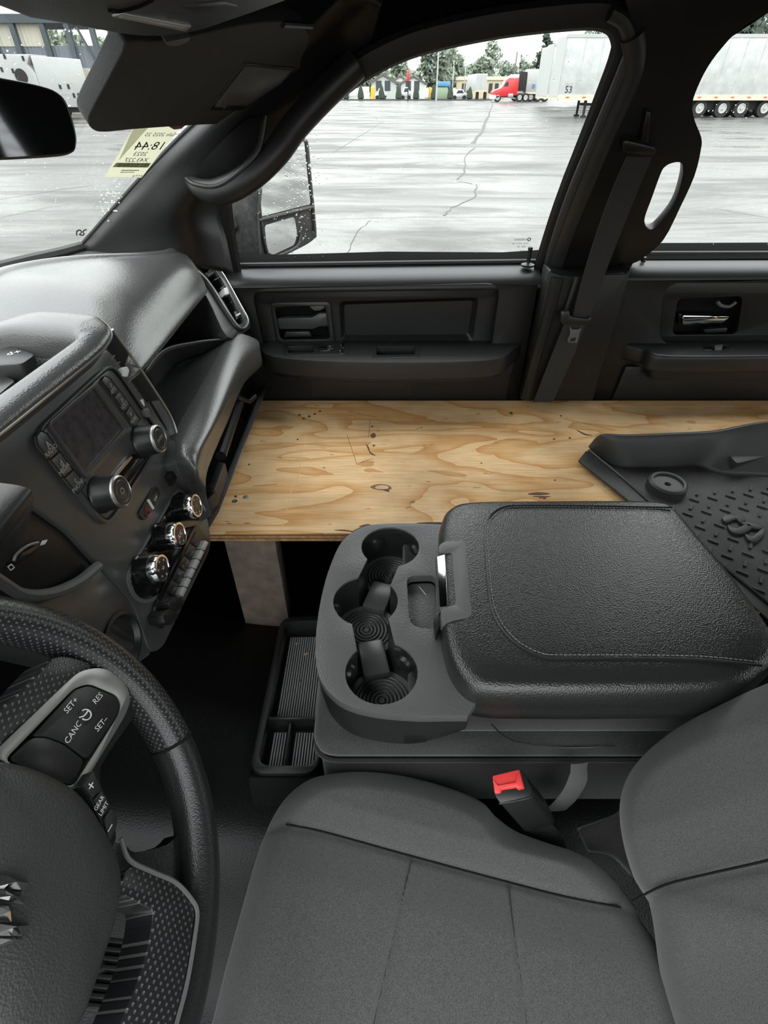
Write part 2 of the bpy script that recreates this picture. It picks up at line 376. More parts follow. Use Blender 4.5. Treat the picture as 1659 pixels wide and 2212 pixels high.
o = prism('wall_left', [(.60, -.30, -1.1), (2.0, -.30, -1.1), (2.0, -.27, -.32), (1.95, -.14, .16), (.60, -.14, .16)], (0, -.05, 0), m_headliner, holes=[[(.75, -.27, -.3), (1.85, -.27, -.3), (1.8, -.18, .05), (.75, -.18, .05)]]); tag(o, kind='structure')

o = box('wall_right', (.30, 1.275, -1.1), (.60, 1.32, -.345), m_dark); tag(o, kind='structure')
m_pillar = M('lit_ridge_plastic', .03, .45)  # pillar plastic made paler: light caught by the ridges is in the colour
# ================================================================ front passenger door
d1 = empty('door_1', (0, 1.2, -1.05), 'front passenger door with black panel, armrest and recessed pull handle', kind='structure')
DY = 1.205
def D(u, v, Y=DY): return PY(u, v, Y)
def sillrow(x0, x1, z0, z1, name, par):
    prof = [(1.345, -.02), (1.30, -.004), (1.272, .0), (1.245, -.003), (1.225, -.008), (1.212, -.018), (1.207, -.030), (1.215, -.036), (1.25, -.036)]
    rows = []
    for i in range(9):
        t = i / 8; X = x0 + (x1 - x0) * t; z = z0 + (z1 - z0) * t
        rows.append(cr([V((X, y, z + dz)) for y, dz in prof], 3))
    return gridmesh(name, rows, m_plastic2, par, smooth=50)
sillrow(-.375, .345, -.322, -.313, 'window_ledge', d1)
box('door_card', (-.37, DY + .065, -1.05), (.338, DY + .09, -.345), m_plastic, d1)
rec = rnd([D(*p) for p in [(543, 625), (1081, 612), (1060, 762), (574, 770)]], .03, 5)
prism('panel_surround', [V((-.372, DY, -.345)), V((.338, DY, -.337)), V((.338, DY, -.62)), V((-.372, DY, -.62))], (0, .03, 0), m_plastic, d1, holes=[rec], bevel=.004)
# inner field of the panel, with the raised insert
fld = rnd([D(u, v, DY + .016) for u, v in [(538, 622), (1086, 608), (1066, 772), (566, 775)]], .03, 5)
ins_o = rnd([D(u, v, DY + .016) for u, v in [(733, 652), (1034, 643), (1020, 738), (738, 738)]], .012, 4)
hnd_o = rnd([D(u, v, DY + .016) for u, v in [(584, 656), (712, 653), (722, 742), (598, 743)]], .012, 4)
prism('panel_field', fld, (0, .015, 0), m_plastic, d1, holes=[ins_o, hnd_o], bevel=.0025)
ins_i = [D(u, v, DY + .028) for u, v in [(743, 658), (1022, 649), (1010, 722), (746, 724)]]
n4 = len(ins_o)
ins_ir = rnd(ins_i, .008, 4)
gridmesh('insert_bevel', [ins_o, ins_ir], m_plastic, d1, closeu=True)
prism('panel_insert', ins_ir, (0, .004, 0), m_plastic, d1)
# pull-handle cup
ring_i = rnd([D(u, v, DY + .012) for u, v in [(592, 664), (702, 660), (713, 733), (606, 735)]], .010, 4)
ring_o = rnd([D(u, v, DY + .012) for u, v in [(583, 655), (713, 652), (723, 743), (597, 744)]], .012, 4)
prism('handle_bezel', ring_o, (0, .02, 0), m_satin, d1, holes=[ring_i], bevel=.002)
box('handle_cavity', D(578, 760, DY + .055), V(D(728, 640, DY + .055)) + V((0, .012, 0)), m_dark, d1)
lev = [D(u, v, DY + .022) for u, v in [(597, 688), (674, 686), (690, 677), (708, 676), (711, 706), (690, 706), (676, 712), (602, 712)]]
prism('door_handle', lev, (0, .018, 0), m_stack, d1, bevel=.004)
prism('handle_tip', [D(u, v, DY + .018) for u, v in [(666, 661), (703, 660), (700, 667), (690, 672), (678, 671)]], (0, .01, 0), m_latch, d1, bevel=.002)
prism('handle_lip', [D(u, v, DY + .02) for u, v in [(616, 717), (668, 716), (674, 728), (612, 729)]], (0, .02, 0), m_plastic2, d1, bevel=.003)
# armrest
AZ = -.468
arm_front = [PZ(*p, AZ) for p in [(563, 752), (572, 764), (600, 772), (660, 778), (760, 782), (900, 783), (1000, 781), (1062, 777), (1092, 769), (1106, 757)]]
arm_out = cr(arm_front, 4) + [V((.335, 1.22, AZ)), V((-.34, 1.22, AZ))]
def sw(p): return PZ(p[0], p[1], AZ)
pock1 = rnd([sw(p) for p in [(621, 750), (679, 748), (678, 763), (622, 763)]], .004, 3)
pock2 = rnd([sw(p) for p in [(813, 751), (897, 750), (896, 767), (813, 768)]], .004, 3)
prism('armrest', arm_out, (0, 0, -.038), m_plastic2, d1, holes=[pock1, pock2], bevel=.006, bseg=3)
arm2 = [V((p.x * .96, p.y + .012, AZ - .036)) for p in arm_out]
prism('armrest_base', arm2, (0, 0, -.02), m_plastic, d1, bevel=.004)
prism('lower_panel', [V((-.33, DY - .012, -.50)), V((.315, DY - .012, -.50)), V((.30, DY - .012, -.70)), V((-.31, DY - .012, -.70))], (0, .03, 0), m_plastic, d1, bevel=.006)
prism('speaker_grille', [PY(u, v, DY - .014) for u, v in [(668, 812), (892, 810), (892, 857), (672, 857)]], (0, .01, 0), m_plastic2, d1, bevel=.003)
pl = rnd([sw(p) + V((0, 0, .0015)) for p in [(614, 746), (748, 744), (756, 752), (750, 767), (620, 770), (613, 764)]], .006, 4)
swp = prism('switch_panel', pl, (0, 0, -.004), m_satin, d1, holes=[[p + V((0, 0, .0015)) for p in pock1]], bevel=.001)
pl2 = rnd([sw(p) + V((0, 0, .0015)) for p in [(806, 745), (907, 744), (908, 773), (804, 775)]], .005, 4)
prism('pocket_frame', pl2, (0, 0, -.004), m_satin, d1, holes=[[p + V((0, 0, .0015)) for p in pock2]], bevel=.001)
for pk in (pock1, pock2): prism('pocket_floor', [p + V((0, 0, -.034)) for p in pk], (0, 0, -.003), m_dark, d1)
prism('window_switch', [sw(p) + V((0, 0, .004)) for p in [(688, 752), (713, 751), (714, 760), (689, 761)]], (0, 0, -.006), m_gloss, swp, bevel=.001)
prism('switch_cap', [sw(p) + V((0, 0, .007)) for p in [(706, 752), (720, 751), (721, 759), (707, 760)]], (0, 0, -.006), m_satin, swp, bevel=.001)
text('switch_marking', '0', sw((713, 755)) + V((0, 0, .0075)), (1, 0, 0), (0, 1, 0), .009, m_white, swp)
for u, v in ((737, 750), (735, 762)):
    prism('lock_switch', [sw((u + a, v + b)) + V((0, 0, .004)) for a, b in ((-6, -5), (7, -5), (7, 4), (-6, 4))], (0, 0, -.005), m_gloss, swp, bevel=.001)
    text('switch_marking', 'n', sw((u, v)) + V((0, 0, .0045)), (1, 0, 0), (0, 1, 0), .008, m_white, swp)
lathe('lock_pin', [(.014, -.002), (.015, .002), (.008, .004), (.0045, .006), (.0045, .030), (.0055, .034), (.0045, .037), (0, .038)], PY(1140, 573, 1.25), (0, 0, 1), m_satin, d1, n=16)
# door frame bars rising at the back of the front window
def PSr(pts, off): return cr([PS(u, v, off) for u, v in pts], 6)
tube('window_frame', PSr([(1168, 606), (1176, 565), (1217, 440), (1274, 298), (1330, 156), (1347, 108), (1347, 73), (1330, 42), (1284, 30), (1180, 37), (1060, 53), (930, 81), (850, 109), (772, 152), (695, 212)], .012), .010, m_rubber, d1, n=8, rb=.02, up=(0, 1, .38))
tube('window_frame', PSr([(478, 430), (488, 505), (503, 590)], .012), .009, m_rubber, d1, n=8, rb=.02, up=(0, 1, .38))
tube('window_seal', [V((-.37, 1.285, -.318)), V((.0, 1.285, -.313)), V((.345, 1.285, -.309))], .006, m_rubber, d1, n=8)
tube('window_seal', PSr([(1188, 578), (1190, 553), (1231, 430), (1289, 291), (1346, 155), (1361, 112), (1359, 74), (1344, 44), (1318, 28)], .03), .0105, m_pillar, d1, n=10)

# ================================================================ rear passenger door
d2 = empty('door_2', (1.2, 1.2, -1.05), 'rear passenger door with chrome pull lever in dark panel', kind='structure')
sillrow(.525, 2.0, -.300, -.296, 'window_ledge', d2)
box('door_card', (.515, DY + .065, -1.05), (2.0, DY + .09, -.325), m_plastic, d2)
rec2 = rnd([D(u, v) for u, v in [(1434, 612), (1900, 600), (1900, 745), (1422, 745)]], .04, 5)
prism('panel_surround', [V((.515, DY, -.33)), V((2.0, DY, -.325)), V((2.0, DY, -.66)), V((.515, DY, -.66))], (0, .03, 0), m_plastic, d2, holes=[rec2], bevel=.004)
prism('panel_field', rnd([D(u, v, DY + .014) for u, v in [(1428, 608), (1910, 596), (1910, 750), (1418, 750)]], .04, 5), (0, .015, 0), m_plastic, d2,
      holes=[rnd([D(u, v, DY + .014) for u, v in [(1465, 645), (1605, 640), (1592, 722), (1452, 724)]], .014, 4)], bevel=.0025)
box('handle_cavity', D(1440, 730, DY + .055), D(1640, 630, DY + .055) + V((0, .01, 0)), m_dark, d2)
prism('door_handle', [D(u, v, DY + .005) for u, v in [(1474, 681), (1580, 683), (1562, 699), (1474, 704)]], (0, .02, 0), m_chrome, d2, bevel=.004)
prism('handle_mount', [D(u, v, DY + .012) for u, v in [(1466, 678), (1476, 680), (1474, 706), (1466, 703)]], (0, .03, 0), m_gloss, d2, bevel=.002)
tube('lock_lever', cr([D(u, v, DY + .01) for u, v in [(1549, 652), (1558, 660), (1575, 662), (1590, 653)]], 4), .004, m_latch, d2, n=8)
prism('handle_lip', [D(u, v, DY + .016) for u, v in [(1520, 712), (1572, 708), (1570, 718), (1524, 720)]], (0, .02, 0), m_plastic2, d2, bevel=.002)
arm3 = cr([PZ(u, v, AZ) for u, v in [(1394, 752), (1404, 762), (1430, 768), (1500, 770), (1659, 769), (2000, 766)]], 4) + [V((1.7, 1.22, AZ)), V((.55, 1.22, AZ))]
prism('armrest', arm3, (0, 0, -.04), m_plastic2, d2, bevel=.007, bseg=3)
prism('armrest_base', [V((p.x + .02, p.y + .012, AZ - .036)) for p in arm3], (0, 0, -.03), m_plastic, d2, bevel=.004)
prism('switch_panel', [PZ(u, v, AZ + .002) for u, v in [(1520, 744), (1578, 742), (1572, 755), (1522, 756)]], (0, 0, -.004), m_gloss, d2, bevel=.001)
prism('window_switch', [PZ(u, v, AZ + .006) for u, v in [(1544, 745), (1562, 744), (1560, 753), (1545, 754)]], (0, 0, -.006), m_latch, d2, bevel=.001)
prism('lower_panel', [V((.58, DY - .012, -.52)), V((2.0, DY - .012, -.52)), V((2.0, DY - .012, -.70)), V((.56, DY - .012, -.70))], (0, .03, 0), m_plastic, d2, bevel=.006)
tube('window_seal', [V((.50, 1.285, -.293)), V((2.0, 1.285, -.29))], .006, m_rubber, d2, n=8)
lathe('lock_pin', [(.016, -.002), (.017, .002), (.008, .004), (.005, .006), (.005, .016)], PY(1387, 572, 1.25), (0, 0, 1), m_satin, d2, n=16)

# ================================================================ pillar between the doors
t2 = empty('trim_2', (.45, 1.18, -1.05), 'black pillar cover between the two doors, with a looped grab handle', kind='structure')
up_out = [(1373, 75), (1381, 113), (1374, 163), (1304, 315), (1246, 446), (1206, 551), (1188, 578), (1207, 589), (1251, 592), (1351, 588), (1366, 570), (1384, 561), (1432, 520), (1469, 449), (1500, 381), (1514, 325), (1515, 297), (1500, 258), (1496, 224), (1507, 189), (1529, 145), (1560, 103), (1600, 62), (1659, 27), (1760, -20), (1760, -70), (1373, -70)]
hole = [(1453, 352), (1469, 351), (1475, 360), (1473, 389), (1456, 441), (1424, 483), (1406, 496), (1395, 488), (1393, 470), (1408, 428), (1427, 376), (1437, 360)]
prism('upper_cover', cr([PS(u, v, .03) for u, v in up_out], 3, True), (0, .018, .007), m_plastic, t2, holes=[cr([PS(u, v, .03) for u, v in hole], 4, True)], bevel=.006, bseg=3)
tube('cover_edge', PSr([(1366, 78), (1370, 119), (1358, 180), (1290, 336), (1234, 473), (1204, 556), (1196, 578)], .034), .012, m_pillar, t2, n=10, rb=.017, up=(0, 1, .38))
lo = [(1188, 583), (1212, 592), (1250, 594), (1352, 590), (1366, 578), (1281, 866), (1128, 866)]
prism('lower_cover', [PY(u, v, 1.165) for u, v in lo], (0, .06, 0), m_plastic, t2, bevel=.012, bseg=3)
tube('lower_ridge', cr([PY(u, v, 1.16) for u, v in [(1206, 600), (1182, 690), (1150, 800), (1134, 860)]], 6), .014, m_plastic, t2, n=10)
tube('lower_ridge', cr([PY(u, v, 1.16) for u, v in [(1246, 598), (1232, 640), (1214, 690)]], 6), .006, m_plastic2, t2, n=8)
prism('belt_guide', [PS(u, v, .055) for u, v in [(1344, 310), (1352, 303), (1415, 318), (1420, 330), (1412, 338), (1346, 332)]], (0, .02, .008), m_satin, t2, bevel=.005)
prism('height_adjuster', [PS(u, v, .045) for u, v in [(1396, 238), (1408, 242), (1402, 322), (1380, 320)]], (0, .015, .005), m_satin, t2, bevel=.005)
# ================================================================ front pillar cover with grab handle
t1 = empty('trim_1', (-.45, 1.12, -.3), 'black front pillar cover with curved grab handle beside the windshield', kind='structure')
ra = [PY(150, 552, 1.10), PY(178, 530, 1.10), PY(250, 448, 1.09), PY(330, 360, 1.075), PY(405, 284, 1.085), PY(500, 200, 1.085), PY(640, 92, 1.08), PY(745, -10, 1.07)]
rb_ = [PY(200, 560, 1.09), PY(235, 520, 1.085), PY(315, 428, 1.07), PY(385, 355, 1.068), PY(455, 280, 1.07), PY(560, 190, 1.08), PY(670, 95, 1.09), PY(770, -5, 1.08)]
rc = [PY(390, 575, 1.09), PY(398, 510, 1.09), PY(405, 455, 1.08), PY(470, 375, 1.09), PY(545, 290, 1.10), PY(620, 215, 1.11), PY(720, 110, 1.115), PY(830, 0, 1.11)]
rd = [PY(505, 590, 1.20), PY(490, 520, 1.20), PY(480, 450, 1.19), PY(560, 372, 1.17), PY(625, 300, 1.16), PY(702, 222, 1.15), PY(800, 130, 1.14), PY(920, 50, 1.13)]
patch('pillar_cover', [ra, rb_, rc, rd], m_plastic, t1, ku=6, kv=6, solid=.006, soff=1)
tube('glass_seal', cr([p + V((-.002, .004, .001)) for p in ra], 5), .004, m_rubber, t1, n=8)
hp = cr([PY(770, 138, 1.11), PY(700, 205, 1.10), PY(640, 270, 1.085), PY(596, 330, 1.07), PY(538, 384, 1.06), PY(480, 413, 1.06), PY(436, 409, 1.065), PY(410, 392, 1.08)], 5)
n = len(hp); tube('grab_handle', hp, [.022 if i < n * .7 else .022 - .012 * (i - n * .7) / (n * .3) for i in range(n)], m_plastic2, t1, n=14)
tube('handle_seam', cr([PY(574, 250, 1.062), PY(566, 300, 1.056), PY(554, 332, 1.05), PY(522, 366, 1.044), PY(484, 396, 1.042), PY(455, 404, 1.045), PY(420, 398, 1.055), PY(403, 386, 1.07)], 5), .004, m_plastic2, t1, n=8)
pk = cr([PY(u, v, 1.075) for u, v in [(560, 262), (548, 325), (478, 396), (452, 404), (418, 394), (406, 384), (470, 315), (530, 258)]], 3, True)
prism('handle_pocket', pk, (0, .006, .002), m_dark, t1, bevel=.002)

# ================================================================ overhead console and lamp
oc = empty('overhead_console', (-.16, .5, .04), 'black overhead console with a clear map lamp at the roof front', 'overhead console')
OCN = V((-.24, 0, 1)).normalized(); OCP = V((-.2, .6, .034))
def ocp(u, v, o=0.0): return PP(u, v, OCP - OCN * o, OCN)
oco = cr([ocp(*p) for p in [(60, 44), (150, 58), (230, 72), (290, 80), (335, 81), (390, 75), (440, 64), (500, 44), (560, 23), (620, 1), (680, -24)]], 4) + [V((.12, .62, .110)), V((.12, .36, .110)), V((-.2, .34, .034))]
prism('console_body', oco, OCN * .02, m_plastic2, oc, bevel=.005, bseg=3)
prism('lamp_bezel', [ocp(u, v, .0015) for u, v in [(243, 38), (264, 31), (414, 58), (402, 70)]], OCN * .004, m_silver, oc, bevel=.0008)
prism('lamp_lens', [ocp(u, v, .0025) for u, v in [(256, 40), (268, 36), (402, 61), (396, 67)]], OCN * .003, M('lamp_lens_plastic', (.55, .52, .47), .3), oc, bevel=.0008)
prism('console_button', rnd([ocp(u, v, .001) for u, v in [(385, 15), (480, 4), (520, 14), (430, 32)]], .01), OCN * .01, m_satin, oc, bevel=.003)
tube('console_groove', cr([ocp(u, v, .0005) for u, v in [(236, 22), (256, 25), (300, 14), (330, 0)]], 4), .0012, m_dark, oc, n=5)
# ================================================================ dashboard
db = empty('dashboard', (-.45, .55, -.9), 'black dashboard with centre control stack, air vents and open glove compartment', 'dashboard')
pad = {1.095: [(-.394, -.243), (-.378, -.255), (-.364, -.28), (-.356, -.31), (-.36, -.325), (-.40, -.335)],
       1.03: [(-.412, -.236), (-.39, -.243), (-.366, -.262), (-.353, -.295), (-.354, -.32), (-.42, -.335)],
       .93: [(-.495, -.219), (-.435, -.225), (-.380, -.25), (-.351, -.29), (-.349, -.316), (-.43, -.33)],
       .84: [(-.535, -.209), (-.455, -.216), (-.385, -.243), (-.347, -.285), (-.343, -.312), (-.43, -.327)],
       .75: [(-.53, -.202), (-.45, -.211), (-.380, -.239), (-.340, -.281), (-.336, -.306), (-.43, -.322)],
       .66: [(-.53, -.208), (-.445, -.229), (-.378, -.248), (-.337, -.279), (-.333, -.302), (-.43, -.32)],
       .58: [(-.53, -.215), (-.45, -.238), (-.39, -.265), (-.36, -.29), (-.355, -.31), (-.43, -.33)],
       .40: [(-.53, -.21), (-.45, -.24), (-.40, -.28), (-.37, -.30), (-.365, -.31), (-.43, -.33)],
       .2: [(-.53, -.20), (-.45, -.20), (-.39, -.22), (-.36, -.25), (-.355, -.28), (-.43, -.32)],
       -.25: [(-.53, -.20), (-.45, -.20), (-.39, -.22), (-.36, -.25), (-.355, -.28), (-.43, -.32)]}
ys = sorted(pad, reverse=True)
patch('upper_pad', [[V((x, y, z)) for x, z in pad[y]] for y in ys], m_pad, db, ku=8, kv=8, smooth=60)
sh = []
for y in [1.16] + ys:
    x, z = pad[min(max(y, -.25), 1.095)][0] if y in pad else pad[1.095][0]
    sh.append([V((x + .002, y, z - .001)), V((x - .006, y, z + .005)), V((x - .020, y, z + .002)), V((x - .035, y, z - .012)), V((-.58, y, -.243)), V((-.70, y, -.262))])
patch('defroster_shelf', sh, m_pad, db, ku=5, kv=6, smooth=60)
# stitched-looking row of defroster slots
dots = []
for i in range(30):
    t = i / 29; u = 112 + 160 * t; v = 551 - 17 * t - 3 * math.sin(t * 3)
    p = PZ(u, v, -.2435)
    for k in range(2):
        dots.append(boxvf(p + V((-.008 * k, 0, .0)), (.005, 0, 0), (0, .004, 0), (0, 0, .002)))
multi('defroster_slots', dots, m_plastic, db, smooth=0)
tube('cowl_seal', cr([PZ(u, v, -.238) for u, v in [(-60, 592), (0, 578), (60, 563), (130, 547), (176, 534)]], 4), .010, m_rubber, db, n=8)
# airbag mark on the pad
prism('airbag_mark', [PX(u, v, -.366) + V((.004, 0, .004)) for u, v in [(414, 617), (419, 604), (426, 603), (421, 616)]], (-.004, 0, -.004), m_stack, db)
# end vent beside the door
VN = V((.842, 0, .54)); VPp = V((-.345, 1.13, -.325))
def vp(u, v, o=0): return PP(u, v, VPp + VN * o, VN)
vo = cr([vp(*p) for p in [(387, 551), (405, 543), (432, 549), (473, 581), (520, 662), (535, 692), (529, 708), (515, 706), (490, 672), (446, 605)]], 4, True)
vi = cr([vp(*p) for p in [(400, 556), (412, 549), (430, 555), (467, 585), (510, 660), (526, 690), (521, 700), (508, 694), (486, 655), (440, 590)]], 4, True)
ev = prism('side_vent', vo, -VN * .05, m_stack, db, holes=[vi], bevel=.002)
tube('vent_rim', [p + VN * .001 for p in vo], .0022, m_silver, ev, n=6, closed=True)
prism('vent_backing', [p - VN * .03 for p in vi], -VN * .004, m_dark, ev)
for (a, b) in [((441, 594), (470, 583)), ((455, 611), (480, 598)), ((468, 630), (489, 615)), ((479, 646), (499, 633)), ((490, 660), (507, 648))]:
    pa, pb = vp(*a, -.012), vp(*b, -.012)
    obox('vent_slat', (pa + pb) / 2, pb - pa, VN * .022, (pb - pa).cross(VN).normalized() * .0018, m_satin, ev)
prism('vent_tab', rnd([vp(*p, .004) for p in [(483, 622), (491, 620), (495, 634), (486, 637)]], .002), -VN * .014, m_white, ev, bevel=.001)
prism('vent_bridge', [vp(*p, -.004) for p in [(444, 590), (462, 576), (470, 583), (452, 598)]], -VN * .006, m_latch, ev, bevel=.001)
prism('vent_wheel', [vp(*p, -.002) for p in [(506, 672), (517, 667), (524, 682), (513, 690)]], -VN * .012, m_satin, ev, bevel=.003)
prism('vent_wheel_mark', [vp(*p, .0) for p in [(510, 680), (518, 675), (520, 678), (512, 683)]], -VN * .002, m_white, ev)
# pod that carries the vent
pod_o = cr([vp(*p, -.006) for p in [(383, 550), (404, 539), (434, 545), (478, 580), (526, 662), (542, 695), (534, 714), (492, 728), (446, 640)]], 4, True)
prism('vent_pod', pod_o, -VN * .09, m_plastic2, db, bevel=.006, holes=[[p - VN * .006 for p in vi]])
box('dash_end', (-.64, 1.145, -.62), (-.40, 1.20, -.27), m_plastic, db)
box('dash_end', (-.64, 1.10, -.62), (-.335, 1.20, -.40), m_plastic, db)
# open shelf under the pad
box('shelf_floor', (-.56, .60, -.44), (-.30, 1.15, -.425), m_plastic, db)
box('shelf_back', (-.50, .55, -.46), (-.485, 1.15, -.30), m_plastic, db)
patch('shelf_liner', [[PZ(312, 805, -.335), PZ(355, 757, -.34), PZ(420, 740, -.37), PZ(482, 734, -.392)], [PZ(330, 850, -.40), PZ(380, 790, -.41), PZ(440, 765, -.412), PZ(486, 738, -.402)]], m_plastic2, db, solid=.004, soff=1)
# lower roll of the dash that sweeps down beside the stack
Lr = [PZ(500, 718, -.396), PZ(490, 735, -.398), PZ(430, 845, -.398), PZ(384, 925, -.398), PZ(383, 965, -.398), PZ(384, 1006, -.415), PZ(410, 1062, -.475), PZ(432, 1105, -.51)]
Kr = [PZ(556, 735, -.42), PZ(521, 772, -.41), PZ(467, 898, -.405), PZ(437, 957, -.404), PZ(427, 985, -.408), PZ(423, 1020, -.42), PZ(424, 1064, -.478), PZ(438, 1102, -.51)]
Hr = [PZ(562, 755, -.435), PZ(528, 790, -.425), PZ(482, 900, -.425), PZ(450, 965, -.425), PZ(440, 1000, -.43), PZ(434, 1035, -.44), PZ(436, 1070, -.485), PZ(446, 1106, -.515)]
Wr = [PZ(565, 790, -.475), PZ(528, 828, -.465), PZ(490, 915, -.46), PZ(460, 985, -.455), PZ(447, 1022, -.458), PZ(443, 1050, -.465), PZ(447, 1082, -.495), PZ(457, 1113, -.52)]
Ur = [p + V((-.03, 0, -.02)) for p in Wr]
Br = [p + V((-.10, 0, -.03)) for p in Lr]
patch('lower_roll', [Br, [p + V((-.012, 0, -.004)) for p in Lr], Lr, [a.lerp(b, .5) + V((0, 0, .004)) for a, b in zip(Lr, Kr)], Kr, Hr, Wr, Ur], m_pad, db, ku=5, kv=4, smooth=60)
# open glove compartment
gb = prism('glove_door', [V((-.2905, .684, -.556)), V((-.2905, 1.155, -.556)), V((-.278, 1.155, -.556)), V((-.278, .684, -.556))], (-.032, 0, -.048), m_stack, db, bevel=.002)
box('glove_bin', (-.52, .62, -.60), (-.33, 1.14, -.585), m_dark, db)
box('glove_back', (-.53, .62, -.60), (-.50, 1.14, -.44), m_dark, db)
tube('bin_rail', [PZ(518, 865, -.52), PZ(477, 985, -.52)], .010, m_satin, db, n=10)
prism('bin_box', [PZ(u, v, -.525) for u, v in [(470, 996), (487, 1000), (464, 1064), (447, 1082), (446, 1068)]], (0, 0, -.04), m_plastic2, db, bevel=.002)
lathe('bin_damper', [(.007, 0), (.007, .02), (.0, .022)], PZ(462, 1068, -.535), (0, -.3, 1), m_satin, db, n=14)
tube('bin_strap', [PZ(512, 858, -.50), PZ(538, 868, -.53), PZ(552, 856, -.53)], .005, m_satin, db, n=8)

# ---------------------------------------------------------------- centre stack
SN = V((.985, 0, .171)).normalized(); SPt = V((-.325, .5, -.33))
def sp(u, v, o=0.0): return PP(u, v, SPt + SN * o, SN)
def spoly(pts, o=0.0): return [sp(u, v, o) for u, v in pts]
so = [(-80, 1010), (228, 752), (240, 762), (362, 930), (388, 985), (398, 1040), (424, 1068), (448, 1115), (456, 1160), (454, 1188), (352, 1400), (326, 1412), (288, 1305), (215, 1222), (150, 1150), (60, 1085), (-80, 1050)]
st = prism('centre_stack', rnd(spoly(so), .012, 3), -SN * .14, m_stack, db, bevel=.007, bseg=3)
radio_o = rnd(spoly([(62, 938), (223, 790), (243, 794), (348, 945), (232, 1132), (210, 1132)]), .022, 5)
radio_i = rnd(spoly([(68, 940), (224, 797), (241, 800), (341, 947), (230, 1124), (213, 1124)], .0), .020, 5)
rd = prism('radio', [p + SN * .004 for p in radio_i], -SN * .01, m_stack, db, bevel=.0015)
prism('radio_bezel', [p + SN * .006 for p in radio_o], -SN * .01, m_stack, rd, holes=[[p + SN * .006 for p in radio_i]], bevel=.002)
tube('radio_gap', [p + SN * .005 for p in radio_i], .0013, m_dark, rd, n=5, closed=True)
scr_o = rnd(spoly([(105, 913), (207, 825), (287, 928), (189, 1035)], .008), .006)
scr_i = rnd(spoly([(111, 918), (206, 838), (270, 925), (187, 1021)], .008), .003)
prism('screen_frame', scr_o, -SN * .006, m_stack, rd, holes=[scr_i], bevel=.0015)
prism('screen', [p - SN * .003 for p in scr_i], -SN * .002, m_screen, rd)
def stext(body, u, v, size, mat, par, o=.001, rot=None, bold=0):
    p = sp(u, v, o); q = (sp(u + 20, v - 24, o) - p)
    xd = V((0, 1, 0)); yd = SN.cross(xd); yd = yd if yd.z > 0 else -yd
    return text('lettering', body, p, xd, yd, size, mat, par, bold=bold)
btn = [[(79, 942), (89, 931), (102, 936), (128, 974), (108, 992), (82, 962)], [(110, 994), (130, 976), (158, 1013), (138, 1031)], [(140, 1033), (160, 1015), (186, 1046), (167, 1067)],
       [(219, 822), (226, 812), (237, 816), (258, 843), (245, 855)], [(247, 857), (260, 845), (281, 874), (269, 890)], [(271, 892), (283, 876), (304, 906), (290, 922)]]
lab = [('RADIO', 110, 968, 'A'), ('MEDIA', 138, 1008, 'd'), ('PHONE', 168, 1044, 'c'), ('APPS', 244, 838, 'o'), ('VOICE', 268, 870, 'p'), ('MORE', 288, 902, '+')]
for b, (s, u, v, ic) in zip(btn, lab):
    k = prism('radio_button', spoly(b, .0068), -SN * .004, m_stack, rd, bevel=.0008)
    tube('button_gap', spoly(b, .0068), .0006, m_dark, rd, n=4, closed=True)
    stext(s, u + 1, v + 5, .0068, m_grey_print, rd, .0076)
    stext(ic, u - 5, v - 7, .0105, m_grey_print, rd, .0076)
def knob(bu, bv, r, ln, mat_body, mat_ring, par, base=0.0, straight=False):
    c = sp(bu, bv, base)
    if straight:
        lathe('knob', [(r * 1.06, 0), (r * 1.06, .002), (r, .003), (r * .98, ln - .006), (r * .90, ln)], c, SN, mat_body, par, n=36)
        lathe('knob_ring', [(r * .96, ln - .011), (r * 1.0, ln - .010), (r * .99, ln - .003), (r * .90, ln + .001), (r * .76, ln + .0014), (r * .72, ln)], c, SN, mat_ring, par, n=36)
        lathe('knob_cap', [(r * .76, ln - .001), (r * .74, ln + .0005), (r * .5, ln + .0007)], c, SN, m_satin, par, n=36)
    else:
        lathe('knob', [(r, 0), (r, .002), (r * .93, .004), (r * .86, ln - .004), (r * .80, ln)], c, SN, mat_body, par, n=36)
        lathe('knob_ring', [(r * .845, ln - .003), (r * .865, ln - .002), (r * .84, ln), (r * .76, ln + .0012), (r * .72, ln)], c, SN, mat_ring, par, n=36)
        lathe('knob_cap', [(r * .76, ln - .001), (r * .74, ln + .0005), (r * .5, ln + .0007)], c, SN, m_satin, par, n=36)
    return c + SN * (ln + .001)
for bu, bv, s in ((216, 1068, 'O'), (304, 954, 'ENTER')):
    c = knob(bu, bv, .0215, .026, m_satin, m_silver, rd, base=.004)
    xd = V((0, 1, 0)); yd = SN.cross(xd); yd = yd if yd.z > 0 else -yd
    text('lettering', s, c, xd, yd, .0105 if len(s) == 1 else .0058, m_grey_print, rd)
    lathe('knob_groove', [(.0115, 0), (.0122, .0004), (.0128, 0)], c - SN * .0002, SN, m_stack, rd, n=30)
prism('radio_slot', rnd(spoly([(246, 1030), (287, 980), (320, 985), (232, 1108), (216, 1104)], .0055), .004), -SN * .004, m_gloss, rd, bevel=.001)
prism('slot_strip', spoly([(249, 1026), (284, 984), (287, 988), (252, 1030)], .0075), -SN * .003, m_chrome, rd)
